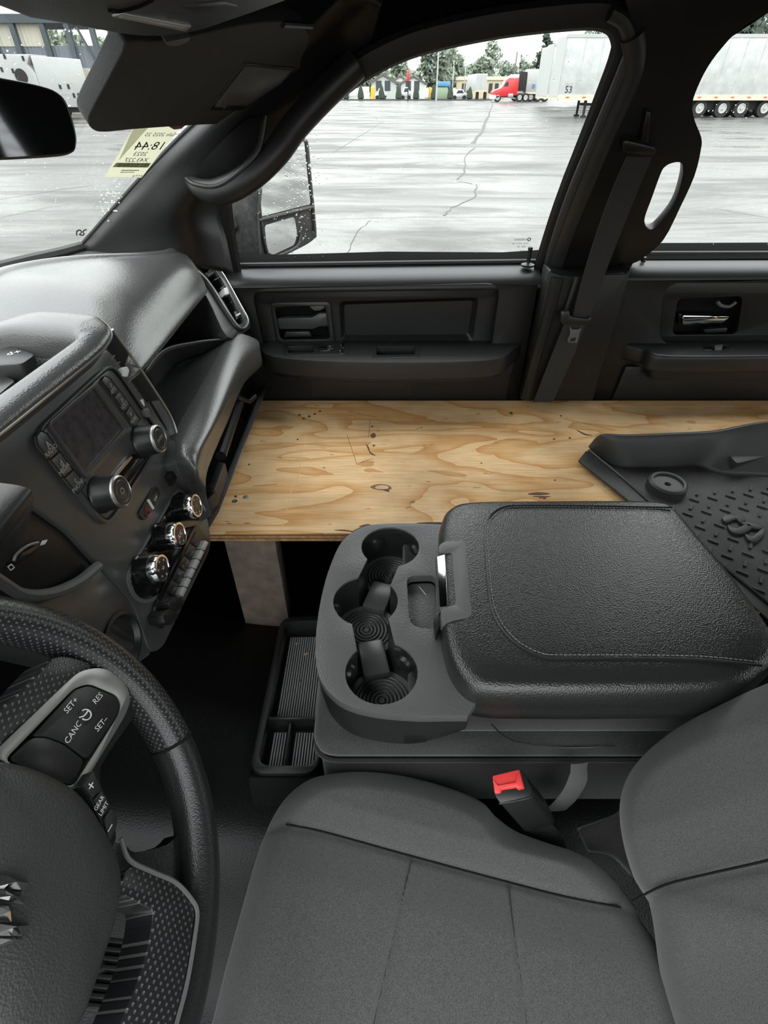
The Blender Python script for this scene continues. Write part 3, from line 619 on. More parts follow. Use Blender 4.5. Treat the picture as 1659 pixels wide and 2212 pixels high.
# hazard and traction switches
hz = prism('switch_pair', rnd(spoly([(300, 1108), (333, 1049), (341, 1052), (348, 1066), (318, 1122), (308, 1122)], .003), .004), -SN * .008, m_satin, db, bevel=.001)
prism('switch_divider', spoly([(319, 1080), (322, 1078), (334, 1098), (331, 1100)], .0045), -SN * .002, m_white, hz)
tri = [sp(u, v, .0045) for u, v in [(317, 1116), (316, 1097), (328, 1106)]]
tube('hazard_triangle', tri, .0009, m_red_print, hz, n=6, closed=True)
stext('OFF', 337, 1077, .006, m_white, hz, .0045)
# climate panel with three knobs
hv = prism('climate_panel', rnd(spoly([(279, 1242), (384, 1061), (398, 1064), (434, 1122), (345, 1284), (316, 1298), (292, 1284)], .003), .012), -SN * .006, m_gloss, db, bevel=.0015)
prism('panel_bezel', rnd(spoly([(272, 1245), (382, 1054), (400, 1058), (442, 1122), (348, 1292), (314, 1307), (288, 1292)], .0022), .014, 4), -SN * .006, m_latch, hv, bevel=.002)
for bu, bv, s in ((384, 1098, '\u00b7:'), (345, 1161, 'A/C'), (304, 1233, '\u00b7o')):
    c = knob(bu, bv, .0185, .028, m_gloss, m_chrome, hv, base=.003, straight=True)
    xd = V((0, 1, 0)); yd = SN.cross(xd); yd = yd if yd.z > 0 else -yd
    text('lettering', s, c, xd, yd, .009, m_white, hv)
    for k in range(5):
        a = math.radians(30 + 60 * k)
        p = c + (xd * math.cos(a) + yd * math.sin(a)) * .0105
        obox('dial_mark', p, xd * .0022, yd * .0022, SN * .0006, m_grey_print if bu != 345 or k > 2 else m_red_print, hv)
    p = sp(bu, bv, .003) + SN * .020 + (yd * -.9 + xd * .1).normalized() * .0182
    obox('dial_pointer', p, xd * .003, yd * .0015, SN * .014, m_white, hv)
m_toggle = M('silver_toggle', (.5, .5, .49), .3, metal=.25)
# auxiliary switch bank
ab = prism('switch_bank', rnd(spoly([(334, 1312), (416, 1139), (428, 1133), (455, 1168), (452, 1190), (352, 1362), (338, 1340)], .005), .008), -SN * .01, m_satin, db, bevel=.0015)
prism('bank_strip', spoly([(344, 1290), (420, 1138), (424, 1137), (350, 1296)], .007), -SN * .003, m_gloss, ab)
quad = lambda t0, t1, a, b: [((1 - t) * 431 + t * 366 + o * 24, (1 - t) * 1152 + t * 1282 + o * 16) for t, o in ((t0, a), (t1, a), (t1, b), (t0, b))]
for i in range(5):
    prism('button', spoly(quad(i / 5 + .01, (i + 1) / 5 - .01, -.30, .34), .0065), -SN * .003, m_satin, ab, bevel=.0006)
for i in range(6):
    t = (i + .5) / 6; cu, cv = 448 - 56 * t, 1168 + 120 * t
    prism('toggle', spoly([(cu + a * -4.1 + b * 4, cv + a * 8.8 + b * 2.4) for a, b in ((-1, -1), (1, -1), (1, 1), (-1, 1))], .013), -SN * .009, m_toggle, ab, bevel=.0012)
    stext('AUX %d' % (6 - i), cu - 10, cv - 3, .0036, m_white, ab, .0072)
for u, v in ((395, 1222), (387, 1238)): stext('o', u, v, .008, m_grey_print, ab, .0072)
for u, v in ((384, 1305), (371, 1333)):
    prism('lever_tab', rnd(spoly([(u - 20, v - 4), (u - 6, v - 18), (u + 14, v - 10), (u + 15, v), (u, v + 17), (u - 14, v + 14)], .022), .003), -SN * .02, m_satin, ab, bevel=.003)
# hood around the tray on top of the stack
oc_ = [(-90, 1005, -.231), (0, 938, -.231), (110, 850, -.232), (200, 777, -.232), (230, 747, -.230), (241, 722, -.226), (226, 699, -.220), (190, 684, -.214), (80, 678, -.209), (0, 702, -.2215), (-90, 732, -.235)]
ic_ = [(-90, 922, -.219), (0, 858, -.219), (80, 800, -.219), (146, 752, -.219), (160, 741, -.218), (166, 733, -.217), (162, 727, -.215), (150, 720, -.213), (80, 715, -.210), (10, 714, -.2115), (-60, 737, -.222)]
Oc = [PZ(*p) for p in oc_]; Ic = [PZ(*p) for p in ic_]
mid = [a.lerp(b, .62) + V((.0, .0, .007)) for a, b in zip(Oc, Ic)]
mid2 = [a.lerp(b, .22) + V((.002, .001, .006)) for a, b in zip(Oc, Ic)]
und = [p + V((-.012, -.004, -.014)) for p in Oc]; inn = [p + V((-.004, -.004, -.03)) for p in Ic]
patch('stack_hood', [und, Oc, mid2, mid, Ic, inn], m_pad, db, ku=5, kv=4, smooth=60)
tube('hood_edge', cr(Oc, 5), .0016, m_silver, db, n=6)
box('tray_floor', (-.48, .38, -.275), (-.345, .60, -.262), m_plastic2, db)
tb = prism('mode_switch', rnd([PZ(u, v, -.228) for u, v in [(-30, 765), (25, 745), (76, 765), (48, 785), (-20, 790)]], .006), (0, 0, -.028), m_plastic2, db, bevel=.004)
text('lettering', 'd+', PZ(30, 762, -.2275), (0.75, .65, 0), (-.65, .75, 0), .014, m_white, tb)
prism('mode_switch', rnd([PZ(u, v, -.24) for u, v in [(-40, 842), (10, 812), (32, 822), (0, 850), (-40, 875)]], .004), (0, 0, -.02), m_satin, db, bevel=.003)
# centre air vent on the passenger side of the stack
cvo = spoly([(230, 760), (241, 714), (300, 795), (362, 886), (374, 925), (360, 930)], -.004)
cv = prism('centre_vent', cvo, -SN * .03, m_dark, db)
for a, b in [((237, 778), (247, 768)), ((246, 790), (258, 782)), ((273, 832), (281, 820)), ((284, 848), (293, 838))]:
    pa, pb = sp(*a, .0), sp(*b, .0)
    obox('vent_slat', (pa + pb) / 2, pb - pa, SN * .0025, (pb - pa).cross(SN).normalized() * .0012, m_latch, cv)
prism('vent_tab', rnd(spoly([(266, 796), (275, 791), (280, 800), (276, 814), (266, 812)], .008), .002), -SN * .01, m_white, cv, bevel=.001)
prism('vent_wheel', rnd(spoly([(310, 885), (321, 880), (327, 900), (318, 902)], .008), .002), -SN * .01, m_latch, cv, bevel=.001)
prism('vent_wheel', spoly([(302, 866), (309, 862), (313, 876), (306, 880)], .004), -SN * .004, m_white, cv)
wing_in = [sp(*p, -.002) for p in [(320, 868), (342, 905), (360, 935), (372, 972)]]
wing_out = [sp(*p, .004) for p in [(345, 866), (366, 902), (379, 935), (383, 975)]]
patch('vent_wing', [wing_in, [a.lerp(b, .5) - SN * .006 for a, b in zip(wing_in, wing_out)], wing_out], m_latch, cv, solid=.003)
tube('wing_edge', cr([sp(*p, .005) for p in [(242, 712), (300, 793), (350, 868), (371, 905), (382, 940), (385, 975)]], 5), .0022, m_silver, cv, n=6)
# instrument panel left of the stack
pn = prism('lower_panel', rnd(spoly([(-120, 980), (60, 1075), (215, 1215), (150, 1270), (70, 1287), (0, 1262), (-120, 1200)], -.006), .01), -SN * .05, m_plastic, db, bevel=.005)
kn = prism('knee_panel', rnd(spoly([(-120, 1215), (0, 1268), (70, 1293), (150, 1276), (216, 1222), (292, 1306), (330, 1412), (290, 1440), (180, 1430), (-120, 1350)], -.002), .01), -SN * .06, m_stack, db, bevel=.006)
tube('panel_trim', cr(spoly([(-60, 1215), (0, 1256), (50, 1284), (110, 1282), (170, 1256), (212, 1222)], .003), 5), .0055, m_latch, db, n=8)
prism('thumbwheel', cr(spoly([(28, 1214), (34, 1196), (60, 1176), (84, 1170), (88, 1178), (66, 1200), (40, 1216)], 0), 4, True), -SN * .006, m_gloss, db, bevel=.001)
tube('thumbwheel_rim', cr(spoly([(29, 1212), (36, 1197), (60, 1179), (83, 1172)], .001), 4), .0013, m_silver, db, n=6)
multi('vent_symbol', [boxvf(sp(u, v, .0), sp(u + 6, v - 9, 0) - sp(u, v, 0), SN * .001, V((0, 0, .0012))) for u, v in ((90, 1173), (94, 1172), (98, 1171))], m_white, db, smooth=0)
tube('vent_symbol', spoly([(17, 1224), (25, 1219), (31, 1226), (23, 1232)], 0), .0006, m_white, db, n=4, closed=True)
lathe('knee_vent', [(.030, 0), (.034, .004), (.030, .005), (.022, -.004), (.021, -.02), (.0, -.02)], sp(262, 1385, -.002), SN, m_satin, db, n=30)
# column shifter
sl = empty('gear_lever', (-.27, .27, -.30), 'dark grey column gear lever beside the steering wheel', 'gear lever')
body = rnd([PY(u, v, .30) for u, v in [(-60, 1060), (58, 1068), (74, 1086), (66, 1120), (30, 1200), (-60, 1260)]], .012)
prism('lever_body', body, (0, -.05, 0), m_satin, sl, bevel=.006, bseg=3)
capo = rnd([PY(u, v, .302) for u, v in [(-60, 1034), (40, 1046), (70, 1056), (77, 1072), (74, 1086), (40, 1074), (-60, 1064)]], .006)
prism('lever_cap', capo, (0, -.055, 0), m_plastic2, sl, bevel=.004)
tube('lever_stalk', [V((-.33, .26, -.34)), V((-.34, .17, -.335))], .012, m_satin, sl, n=12)

# ================================================================ steering wheel
WC = V((-.2394, .0812, -.367)); WA = math.radians(29.8)
WN = V((math.cos(WA), 0, math.sin(WA))); WD = V((math.sin(WA), 0, -math.cos(WA))); WY = V((0, 1, 0))
sw_ = empty('steering_wheel', WC - WN * .12, 'black leather steering wheel with silver spoke trim and thumb buttons', 'steering wheel')
def wpt(a, r, h=0.0): return WC + (WY * math.cos(a) + WD * math.sin(a)) * r + WN * h
def wp(u, v, h=0.0): return PP(u, v, WC + WN * h, WN)
def wpoly(pts, h=0.0): return [wp(u, v, h) for u, v in pts]
Z6 = lambda pts: [(x / 2.3732, 1280 + y / 2.3732) for x, y in pts]
def perf_mat():
    m = M('perforated_wheel_leather', .02, .28); nt = m.node_tree; b = nt.nodes['Principled BSDF']
    N = lambda t: nt.nodes.new('ShaderNode' + t); L = nt.links.new
    uv = N('UVMap'); v = N('TexVoronoi'); v.inputs['Scale'].default_value = 1.0; v.inputs['Randomness'].default_value = 0.0; L(uv.outputs[0], v.inputs['Vector'])
    r = N('ValToRGB'); L(v.outputs['Distance'], r.inputs[0])
    e = r.color_ramp.elements; e[0].position = .17; e[0].color = (.085, .083, .08, 1); e[1].position = .26; e[1].color = (.015, .015, .016, 1)
    L(r.outputs[0], b.inputs['Base Color'])
    r2 = N('ValToRGB'); L(v.outputs['Distance'], r2.inputs[0]); r2.color_ramp.elements[0].position = .15; r2.color_ramp.elements[1].position = .3
    bp = N('Bump'); bp.inputs['Strength'].default_value = .6; bp.inputs['Distance'].default_value = .0006; L(r2.outputs[0], bp.inputs['Height']); L(bp.outputs[0], b.inputs['Normal'])
    return m
m_perf = perf_mat()
def uv_planar(o, o3, ax, ay, pitch):
    """lay a hole grid of the given pitch over a leather part"""
    me = o.data; lay = me.uv_layers.new(name='UVMap'); org = ORG[o.name]
    for lp in me.loops:
        p = me.vertices[lp.vertex_index].co + org - V(o3)
        a, b = p.dot(ax) / pitch, p.dot(ay) / pitch
        lay.data[lp.index].uv = (a + b, a - b)
RR, R1, R2 = .181, .0165, .0185
def rim_arc(name, a0, a1, mat, k=40):
    rows = []; n = 20
    for i in range(k + 1):
        a = a0 + (a1 - a0) * i / k; rad = WY * math.cos(a) + WD * math.sin(a); c = WC + rad * RR
        rows.append([c + rad * (R1 * math.cos(t)) + WN * (R2 * math.sin(t)) for t in (2 * math.pi * j / n for j in range(n))])
    o = gridmesh(name, rows, mat, sw_, closeu=True, capv=True)
    if mat is m_perf:
        me = o.data; lay = me.uv_layers.new(name='UVMap'); org = ORG[o.name]
        for poly in me.polygons:
            ts = []
            for li in poly.loop_indices:
                q = me.vertices[me.loops[li].vertex_index].co + org - WC
                a = math.atan2(q.dot(WD), q.dot(WY)); rr = math.hypot(q.dot(WD), q.dot(WY)) - RR; h = q.dot(WN)
                ts.append([li, a, math.atan2(h / R2, rr / R1)])
            amax = max(t[1] for t in ts); tmax = max(t[2] for t in ts)
            for li, a, t in ts:
                if amax - a > 3: a += 2 * math.pi
                if tmax - t > 3: t += 2 * math.pi
                s, w = a * RR / .0058, t * .0185 / .0058
                lay.data[li].uv = (s + w, s - w)
    return o
rim_arc('rim_grip', math.radians(-75), math.radians(33), m_perf)
rim_arc('rim_leather', math.radians(34), math.radians(150), m_leather2, 36)
rim_arc('rim_leather', math.radians(150), math.radians(284), m_leather2, 36)
tube('rim_seam', [wpt(math.radians(33.5), RR) + ((WY * math.cos(math.radians(33.5)) + WD * math.sin(math.radians(33.5))) * math.cos(t) * R1 + WN * math.sin(t) * R2) * 1.005 for t in (2 * math.pi * j / 24 for j in range(24))], .0012, m_dark, sw_, n=6, closed=True)
# airbag pad
pe = cr(wpoly(Z6([(-330, 900), (-120, 870), (60, 885), (220, 945), (345, 1025), (435, 1135), (515, 1270), (565, 1400), (575, 1540), (540, 1720), (480, 1900), (420, 2080), (340, 2260), (150, 2420), (-200, 2420), (-420, 1700)]), .012), 4, True)
pc = sum(pe, V()) / len(pe)
def dome(name, edge, centre, rings, axis, mat, par, **kw):
    rows = [[centre + (p - centre) * s + V(axis) * h for p in edge] for s, h in rings]
    return gridmesh(name, rows, mat, par, closeu=True, capv=True, **kw)
m_airbag = M('charcoal_airbag_vinyl', .035, .45, bump=('leather', 700, .35, .0006))
pad_w = dome('airbag_pad', pe, pc, [(.97, -.03), (1, -.012), (1.0, .0), (.985, .006), (.95, .011), (.88, .015), (.75, .018), (.5, .021), (.25, .022), (.08, .022)], WN, m_airbag, sw_, smooth=60)
# faceted chrome emblem (only its edge is in view)
ee = [(0, 0)]
def facet(pts, h0, h1):
    q = wpoly(Z6(pts), h0); c = sum(q, V()) / len(q) + WN * (h1 - h0); n = len(q)
    return q + [c], [[i, (i + 1) % n, n] for i in range(n)]
em = [facet([(-60, 1445), (40, 1450), (150, 1490), (120, 1540), (30, 1520), (-60, 1520)], .034, .042), facet([(-60, 1530), (20, 1520), (110, 1560), (125, 1600), (60, 1590), (-60, 1570)], .034, .04),
      facet([(-60, 1590), (40, 1600), (75, 1650), (60, 1690), (-60, 1680)], .034, .041), facet([(-60, 1690), (60, 1700), (150, 1705), (110, 1760), (-60, 1760)], .034, .042), facet([(-60, 1765), (60, 1760), (120, 1780), (60, 1800), (-60, 1830)], .034, .04)]
multi('emblem', em, m_chrome, sw_, smooth=0)
tube('airbag_marking', cr(wpoly(Z6([(310, 1262), (285, 1270), (275, 1310), (268, 1340), (295, 1320), (300, 1285)]), .031), 3), .0005, m_stack, sw_, n=4)
tube('airbag_marking', cr(wpoly(Z6([(340, 1670), (325, 1720), (300, 1760), (285, 1820), (262, 1860), (252, 1915)]), .029), 3), .0005, m_stack, sw_, n=4)
# right spoke
spk = prism('spoke', cr(wpoly(Z6([(-60, 900), (60, 640), (240, 420), (330, 330), (520, 260), (640, 380), (720, 520), (690, 640), (560, 830), (520, 960), (600, 1200), (560, 1320), (300, 1200), (60, 1050)]), .003), 3, True), -WN * .025, m_leather2, sw_, bevel=.006)
uv = None
hs = prism('spoke_shoulder', cr(wpoly(Z6([(-200, 760), (-60, 640), (90, 520), (200, 400), (280, 330), (380, 330), (480, 380), (350, 470), (200, 610), (50, 740), (-60, 840)]), .011), 3, True), -WN * .03, m_perf, sw_, bevel=.010, bseg=4)
uv_planar(hs, WC, WY, WD, .0062)
bz_o = rnd(wpoly(Z6([(-40, 830), (335, 468), (405, 405), (495, 384), (570, 398), (650, 475), (672, 545), (645, 625), (440, 965), (368, 1020), (40, 880)]), .012), .006, 3)
bz_i = rnd(wpoly(Z6([(20, 862), (378, 492), (455, 466), (600, 528), (622, 580), (600, 640), (372, 1000)]), .012), .005, 3)
bez = prism('spoke_bezel', bz_o, -WN * .012, m_silver, sw_, holes=[bz_i], bevel=.0015)
prism('cruise_buttons', rnd(wpoly(Z6([(168, 738), (384, 498), (458, 476), (595, 535), (612, 582), (592, 640), (448, 856), (330, 770), (240, 738)]), .0125), .004), -WN * .008, m_satin, bez, bevel=.001)
prism('blank_button', rnd(wpoly(Z6([(44, 856), (165, 742), (240, 742), (330, 778), (436, 862), (372, 992), (200, 930)]), .0125), .004), -WN * .01, m_satin, bez, bevel=.001)
prism('centre_button', rnd(wpoly(Z6([(392, 628), (430, 590), (478, 596), (486, 625), (452, 680), (410, 675)]), .0135), .003), -WN * .004, m_satin, bez, bevel=.0008)
WX = wp(400, 1500) ; 
def wtext(body, zx, zy, size, mat=m_white, h=.0132, par=None, ang=None):
    (u, v), = Z6([(zx, zy)]); p = wp(u, v, h)
    du = math.cos(math.radians(ang)) * 6; dv = -math.sin(math.radians(ang)) * 6
    xd = wp(u + du, v + dv, h) - p; yd = WN.cross(xd)
    return text('lettering', body, p, xd, yd, size, mat, par or bez)
wtext('SET+', 365, 578, .0062, ang=50); wtext('RES', 502, 543, .0062, ang=50); wtext('CANC', 376, 716, .0062, ang=56); wtext('SET\u2013', 520, 674, .0062, ang=50)
tube('cruise_symbol', [wp(*Z6([(440 + 27 * math.cos(a), 626 + 27 * math.sin(a))])[0], .0142) for a in (math.radians(d) for d in range(-130, 131, 20))], .0005, m_white, bez, n=4)
tube('cruise_symbol', wpoly(Z6([(408, 640), (428, 634), (440, 622), (452, 605)]), .0142), .0006, m_white, bez, n=4)
# gear limit buttons
gl = prism('gear_limit_buttons', rnd(wpoly(Z6([(430, 990), (478, 905), (520, 1000), (595, 1135), (602, 1190), (560, 1300), (520, 1180)]), .022), .003), -WN * .026, m_satin, sw_, bevel=.0015)
for q in ([(432, 990), (480, 915), (520, 1005), (478, 1055)], [(482, 1062), (524, 1012), (568, 1095), (530, 1150)], [(534, 1158), (572, 1103), (600, 1150), (600, 1195), (562, 1285)]):
    prism('button', rnd(wpoly(Z6(q), .0245), .002), -WN * .006, m_plastic2, gl, bevel=.001)
wtext('+', 470, 992, .010, h=.0251, par=gl, ang=60); wtext('GEAR', 509, 1080, .0041, h=.0251, par=gl, ang=60); wtext('LIMIT', 532, 1108, .0041, h=.0251, par=gl, ang=60); wtext('\u2013', 562, 1205, .010, h=.0251, par=gl, ang=60)
# lower spoke with leather strip
lsp = prism('lower_spoke', cr(wpoly(Z6([(560, 1310), (640, 1290), (700, 1330), (860, 1290), (930, 1240), (1010, 1420), (1050, 1560), (1020, 1900), (940, 2230), (700, 2330), (640, 2100), (720, 1800), (770, 1650), (700, 1590), (590, 1560), (520, 1600)]), -.004), 3, True), -WN * .016, m_leather2, sw_, bevel=.005)
pf = prism('spoke_strip', cr(wpoly(Z6([(600, 1540), (690, 1390), (880, 1480), (985, 1590), (998, 1650), (950, 2000), (890, 2230), (600, 2330), (740, 1900), (785, 1650), (740, 1610), (650, 1560)]), .0175), 3, True), -WN * .028, m_perf, sw_, bevel=.005, bseg=3)
uv_planar(pf, WC, WY, WD, .0064)
tube('spoke_trim', cr(wpoly(Z6([(620, 1260), (665, 1370), (780, 1430), (900, 1485), (985, 1575), (1012, 1640), (1000, 1760), (960, 2000), (900, 2230)]), .0185), 5), .0017, m_latch, sw_, n=6)
lathe('column_shroud', [(.055, -.14), (.06, -.03), (.05, -.02), (.0, -.02)], WC, WN, m_plastic, sw_, n=28)
# brake pedal seen through the wheel
bp_ = empty('brake_pedal', (-.36, .15, -.93), 'black ribbed rubber brake pedal below the steering wheel', 'pedal')
pq = [PZ(u, v, -.88) for u, v in [(205, 2020), (300, 2030), (250, 2190), (150, 2180)]]
prism('pedal_pad', rnd(pq, .008), (0, 0, -.015), m_rubber, bp_, bevel=.003)
for i in range(8):
    t = (i + .5) / 8; a = pq[0].lerp(pq[3], t); b = pq[1].lerp(pq[2], t); c = (a + b) / 2 + V((0, 0, .003))
    obox('pedal_rib', c, (b - a) * .86, (pq[3] - pq[0]).normalized() * .005, (0, 0, .008), m_satin, bp_, bevel=.001)
tube('pedal_arm', [V((-.36, .15, -.89)), V((-.45, .15, -.80)), V((-.60, .16, -.55))], .012, m_satin, bp_, n=8)
# ================================================================ plywood platform in place of the passenger seat
BZ = -.606
pf_ = empty('plywood_platform', (.1, .93, -.86), 'plywood board platform on a lumber post where the passenger seat was', 'platform')
BX0, BX1, BY0, BY1 = -.312, 1.45, .687, 1.185
vs = [V((x, y, BZ)) for x, y in ((BX0, BY0), (BX1, BY0), (BX1, BY1), (BX0, BY1))]
board = mk('board', vs + [p + V((0, 0, -.003)) for p in vs], [[0, 1, 2, 3], [7, 6, 5, 4], [0, 4, 5, 1], [1, 5, 6, 2], [2, 6, 7, 3], [3, 7, 4, 0]], m_wood, pf_, smooth=0)
for i, (z0, z1, mm) in enumerate([(-.003, -.0065, m_ply_dark), (-.0065, -.0105, m_ply), (-.0105, -.0135, m_ply_dark), (-.0135, -.018, m_ply)]):
    e = .0008 if i % 2 else -.0006
    box('ply_layer', (BX0, BY0 - e, BZ + z1), (BX1, BY1, BZ + z0), mm, pf_, smooth=0)
box('post', V((-.288, .697, -.892)), V((-.196, .735, BZ - .018)), m_lumber, pf_, bevel=.002)
def bp(u, v, h=.0006): return PZ(u, v, BZ + h)
def blot(pts, mat, name='knot', h=.0006): prism(name, cr([bp(u, v, h) for u, v in pts], 3, True), (0, 0, -.0005), mat, board, smooth=0)
blot([(800, 1052), (815, 1046), (835, 1047), (846, 1054), (838, 1058), (818, 1058)], m_pencil); blot([(810, 1052), (822, 1048), (838, 1050), (836, 1056), (816, 1056)], m_wood, h=.0009)
blot([(826, 1057), (838, 1057), (841, 1062), (832, 1060)], m_knot)
blot([(790, 958), (797, 966), (800, 976), (812, 984), (800, 980), (795, 970)], m_knot, 'crack'); blot([(805, 960), (811, 962), (806, 965)], m_pencil, 'crack')
for pts in ([(770, 894), (790, 897), (815, 900), (800, 898)], [(1140, 1067), (1160, 1063), (1188, 1066), (1165, 1069)], [(1150, 1072), (1172, 1074), (1190, 1072), (1170, 1071)], [(722, 1145), (745, 1144), (770, 1149), (745, 1147)], [(758, 1149), (778, 1139), (790, 1135), (772, 1147)], [(775, 1137), (792, 1132), (802, 1134), (788, 1137)], [(1245, 928), (1265, 937), (1280, 940), (1262, 939)], [(800, 940), (808, 935), (812, 942), (805, 946)]):
    blot(pts, m_knot, 'crack')
for u, v, r in [(647, 896, 3), (656, 904, 3), (668, 899, 3.2), (680, 894, 3), (691, 888, 3), (643, 949, 2.5), (804, 921, 3), (1104, 892, 4), (1197, 948, 3), (1231, 946, 3), (1212, 898, 2.5), (538, 1003, 2.5), (1199, 1037, 2.5), (1040, 1000, 2), (700, 1010, 2), (509, 1072, 3.5), (1176, 1076, 4), (1168, 1075, 3)]:
    blot([(u - r, v), (u, v - r * .6), (u + r, v), (u, v + r * .6)], m_knot, 'nail_hole')
for a, b in [((659, 944), (640, 1050)), ((634, 1035), (618, 1110)), ((612, 1130), (609, 1144))]:
    tube('scribe_line', [bp(*a, .0002), bp(*b, .0002)], .0007, M('pale_scratch', (.72, .52, .25), .7), board, n=4)
for a, b in [((600, 988), (668, 990)), ((800, 905), (796, 945)), ((778, 1000), (806, 990)), ((545, 1050), (600, 1046)), ((1220, 905), (1330, 930)), ((560, 905), (620, 903)), ((750, 940), (770, 1000))]:
    tube('scratch', [bp(*a, .0001), bp(*b, .0001)], .0005, m_pencil, board, n=4)
for u, v in ((507, 1083), (531, 1074)):
    lathe('screw', [(.0052, 0), (.005, .0008), (.002, .001), (.0018, .0002)], bp(u, v, 0), (0, 0, 1), m_chrome if u < 520 else m_silver, pf_, n=16)

# ================================================================ rubber floor mat lying on the board
mt = empty('floor_mat', (.6, .75, BZ), 'black moulded rubber floor mat with raised lip lying on the plywood board', 'floor mat')
MZ = -.597
def mp_(u, v, z=MZ): return PZ(u, v, z)
mo = [mp_(*p) for p in [(1273, 973), (1330, 1006), (1390, 1008), (1505, 1005), (1560, 1020), (1640, 1024), (1900, 1032)]] + [V((1.20, .50, MZ)), mp_(1700, 1340), mp_(1659, 1303), mp_(1518, 1186), mp_(1397, 1080)]
prism('mat_floor', mo, (0, 0, -.004), m_mat, mt, bevel=.001)
prism('mat_rim', [mp_(*p, MZ + .004) for p in [(1250, 993), (1266, 973), (1273, 975), (1397, 1079), (1518, 1186), (1659, 1303), (1720, 1355), (1700, 1375), (1640, 1320), (1500, 1195), (1354, 1078)]], (0, 0, -.006), m_mat2, mt, bevel=.0015)
tube('rim_ridge', cr([mp_(*p, MZ + .005) for p in [(1272, 972), (1335, 1024), (1397, 1078), (1518, 1186), (1659, 1302), (1720, 1354)]], 3), .0028, m_mat2, mt, n=6)
wt = [mp_(1276, 972, MZ + .006), mp_(1304, 946, -.545), mp_(1360, 946, -.537), mp_(1467, 942, -.533), mp_(1543, 938, -.53), mp_(1600, 928, -.525), mp_(1659, 918, -.52), mp_(1900, 890, -.51)]
wb = [mp_(1276, 974), mp_(1330, 1008, MZ + .001), mp_(1390, 1012), mp_(1450, 1011), mp_(1505, 1009), mp_(1560, 1025), mp_(1640, 1030), mp_(1900, 1040)]
wm = [a.lerp(b, .5) + V((.004, -.004, -.006)) for a, b in zip(wt, wb)]
patch('mat_wall', [wb, wm, wt, [p + V((-.002, .012, .001)) for p in wt]], m_mat2, mt, ku=5, kv=4, solid=.004)
prism('mat_bar', rnd([mp_(*p, MZ + .03) for p in [(1576, 984), (1659, 962), (1800, 930), (1800, 960), (1659, 985), (1592, 1001)]], .006), (0, .01, -.025), m_mat2, mt, bevel=.002)
gc = mp_(1437, 1057, MZ)
lathe('anchor_ring', [(.036, 0), (.035, .016), (.031, .019), (.027, .018), (.0265, .014), (.006, .013), (.005, .008), (0, .008)], gc, (0, -.05, 1), m_mat2, mt, n=36)
# raised tread
tr = []
random.seed(3)
gx, gy = V((.8, -.6, 0)), V((.6, .8, 0)); o0 = mp_(1560, 1120)
for i in range(-8, 12):
    for j in range(-10, 10):
        c = o0 + gx * (.026 * i) + gy * (.026 * j)
        if c.x < .455 + (.80 - c.y) * .25 or c.y > .81 - max(0, .62 - c.x) * .6 or c.y < .50 or c.x > 1.15: continue
        d = c - mp_(1612, 1140)
        if d.length < .045: continue
        a = gx if (i + j) % 2 else gy
        tr.append(boxvf(c + V((0, 0, .001)), a * .017, a.cross(V((0, 0, 1))) * .0045, (0, 0, .004)))
multi('tread_pattern', tr, m_mat, mt, smooth=30)
for pts in ([(1560, 1118), (1572, 1110), (1600, 1112), (1612, 1122), (1600, 1128), (1590, 1120), (1570, 1128)], [(1572, 1132), (1590, 1140), (1615, 1130), (1625, 1140), (1602, 1152), (1580, 1148)], [(1610, 1152), (1625, 1158), (1640, 1146), (1652, 1140), (1650, 1156), (1632, 1170), (1616, 1164)], [(1600, 1128), (1624, 1128), (1645, 1134), (1650, 1142), (1628, 1140)]):
    prism('mat_emblem', cr([mp_(u, v, MZ + .006) for u, v in pts], 3, True), (0, 0, -.006), m_mat2, mt, bevel=.002)

# ================================================================ centre console (folded centre seat back)
cs = empty('centre_console', (.16, .5, -.87), 'folded-down centre console with three cup holders and padded leather lid', 'console')
TZ = -.53
def ct(u, v, z=TZ): return PZ(u, v, z)
Zc = lambda x, y: (660 + x / 4.1475, 1100 + y / 4.1475)
mod_o = cr([ct(*Zc(*p)) for p in [(1300, 140), (1000, 128), (700, 130), (540, 150), (400, 220), (300, 330), (200, 570), (130, 850), (92, 1150), (98, 1400), (150, 1560), (280, 1700), (450, 1780), (700, 1830), (1000, 1852), (1250, 1850)]], 4)
mod_o += [ct(1010, 1546), V((.12, .34, TZ)), V((.12, .672, TZ))]
def cupc(x0, x1, y):
    c = ct(*Zc((x0 + x1) / 2, y)); a = ct(*Zc(x0, y)); b = ct(*Zc(x1, y)); return c, (b - a).length / 2
(c1, r1), (c2, r2), (c3, r3) = cupc(355, 1005, 1452), cupc(248, 826, 815), cupc(500, 1018, 332)
def arc(c, r, a0, a1, k=26): return [c + V((math.cos(a), math.sin(a), 0)) * r for a in (a0 + (a1 - a0) * i / k for i in range(k + 1))]
w_ = .0235
def ang(a, b): d = b - a; return math.atan2(d.y, d.x)
a12, a21, a23, a32 = ang(c1, c2), ang(c2, c1), ang(c2, c3), ang(c3, c2)
b1, b2, b3 = (math.asin(w_ / r) for r in (r1, r2, r3))
tp = 2 * math.pi
def ccw(a, b):
    while b < a: b += tp
    return a, b
hl = arc(c1, r1, *ccw(a12 + b1, a12 - b1 + tp)) 
hl += arc(c2, r2, *ccw(a21 + b2, a23 - b2), 14)
hl += arc(c3, r3, *ccw(a32 + b3, a32 - b3 + tp))
hl += arc(c2, r2, *ccw(a23 + b2, a21 - b2), 14)
coin = rnd([ct(*Zc(*p)) for p in [(905, 600), (1170, 590), (1170, 1075), (1010, 1065), (930, 1010)]], .012, 5)
m_mod = M('grey_grained_console_plastic', .085, .38, bump=('leather', 500, .4, .0008))
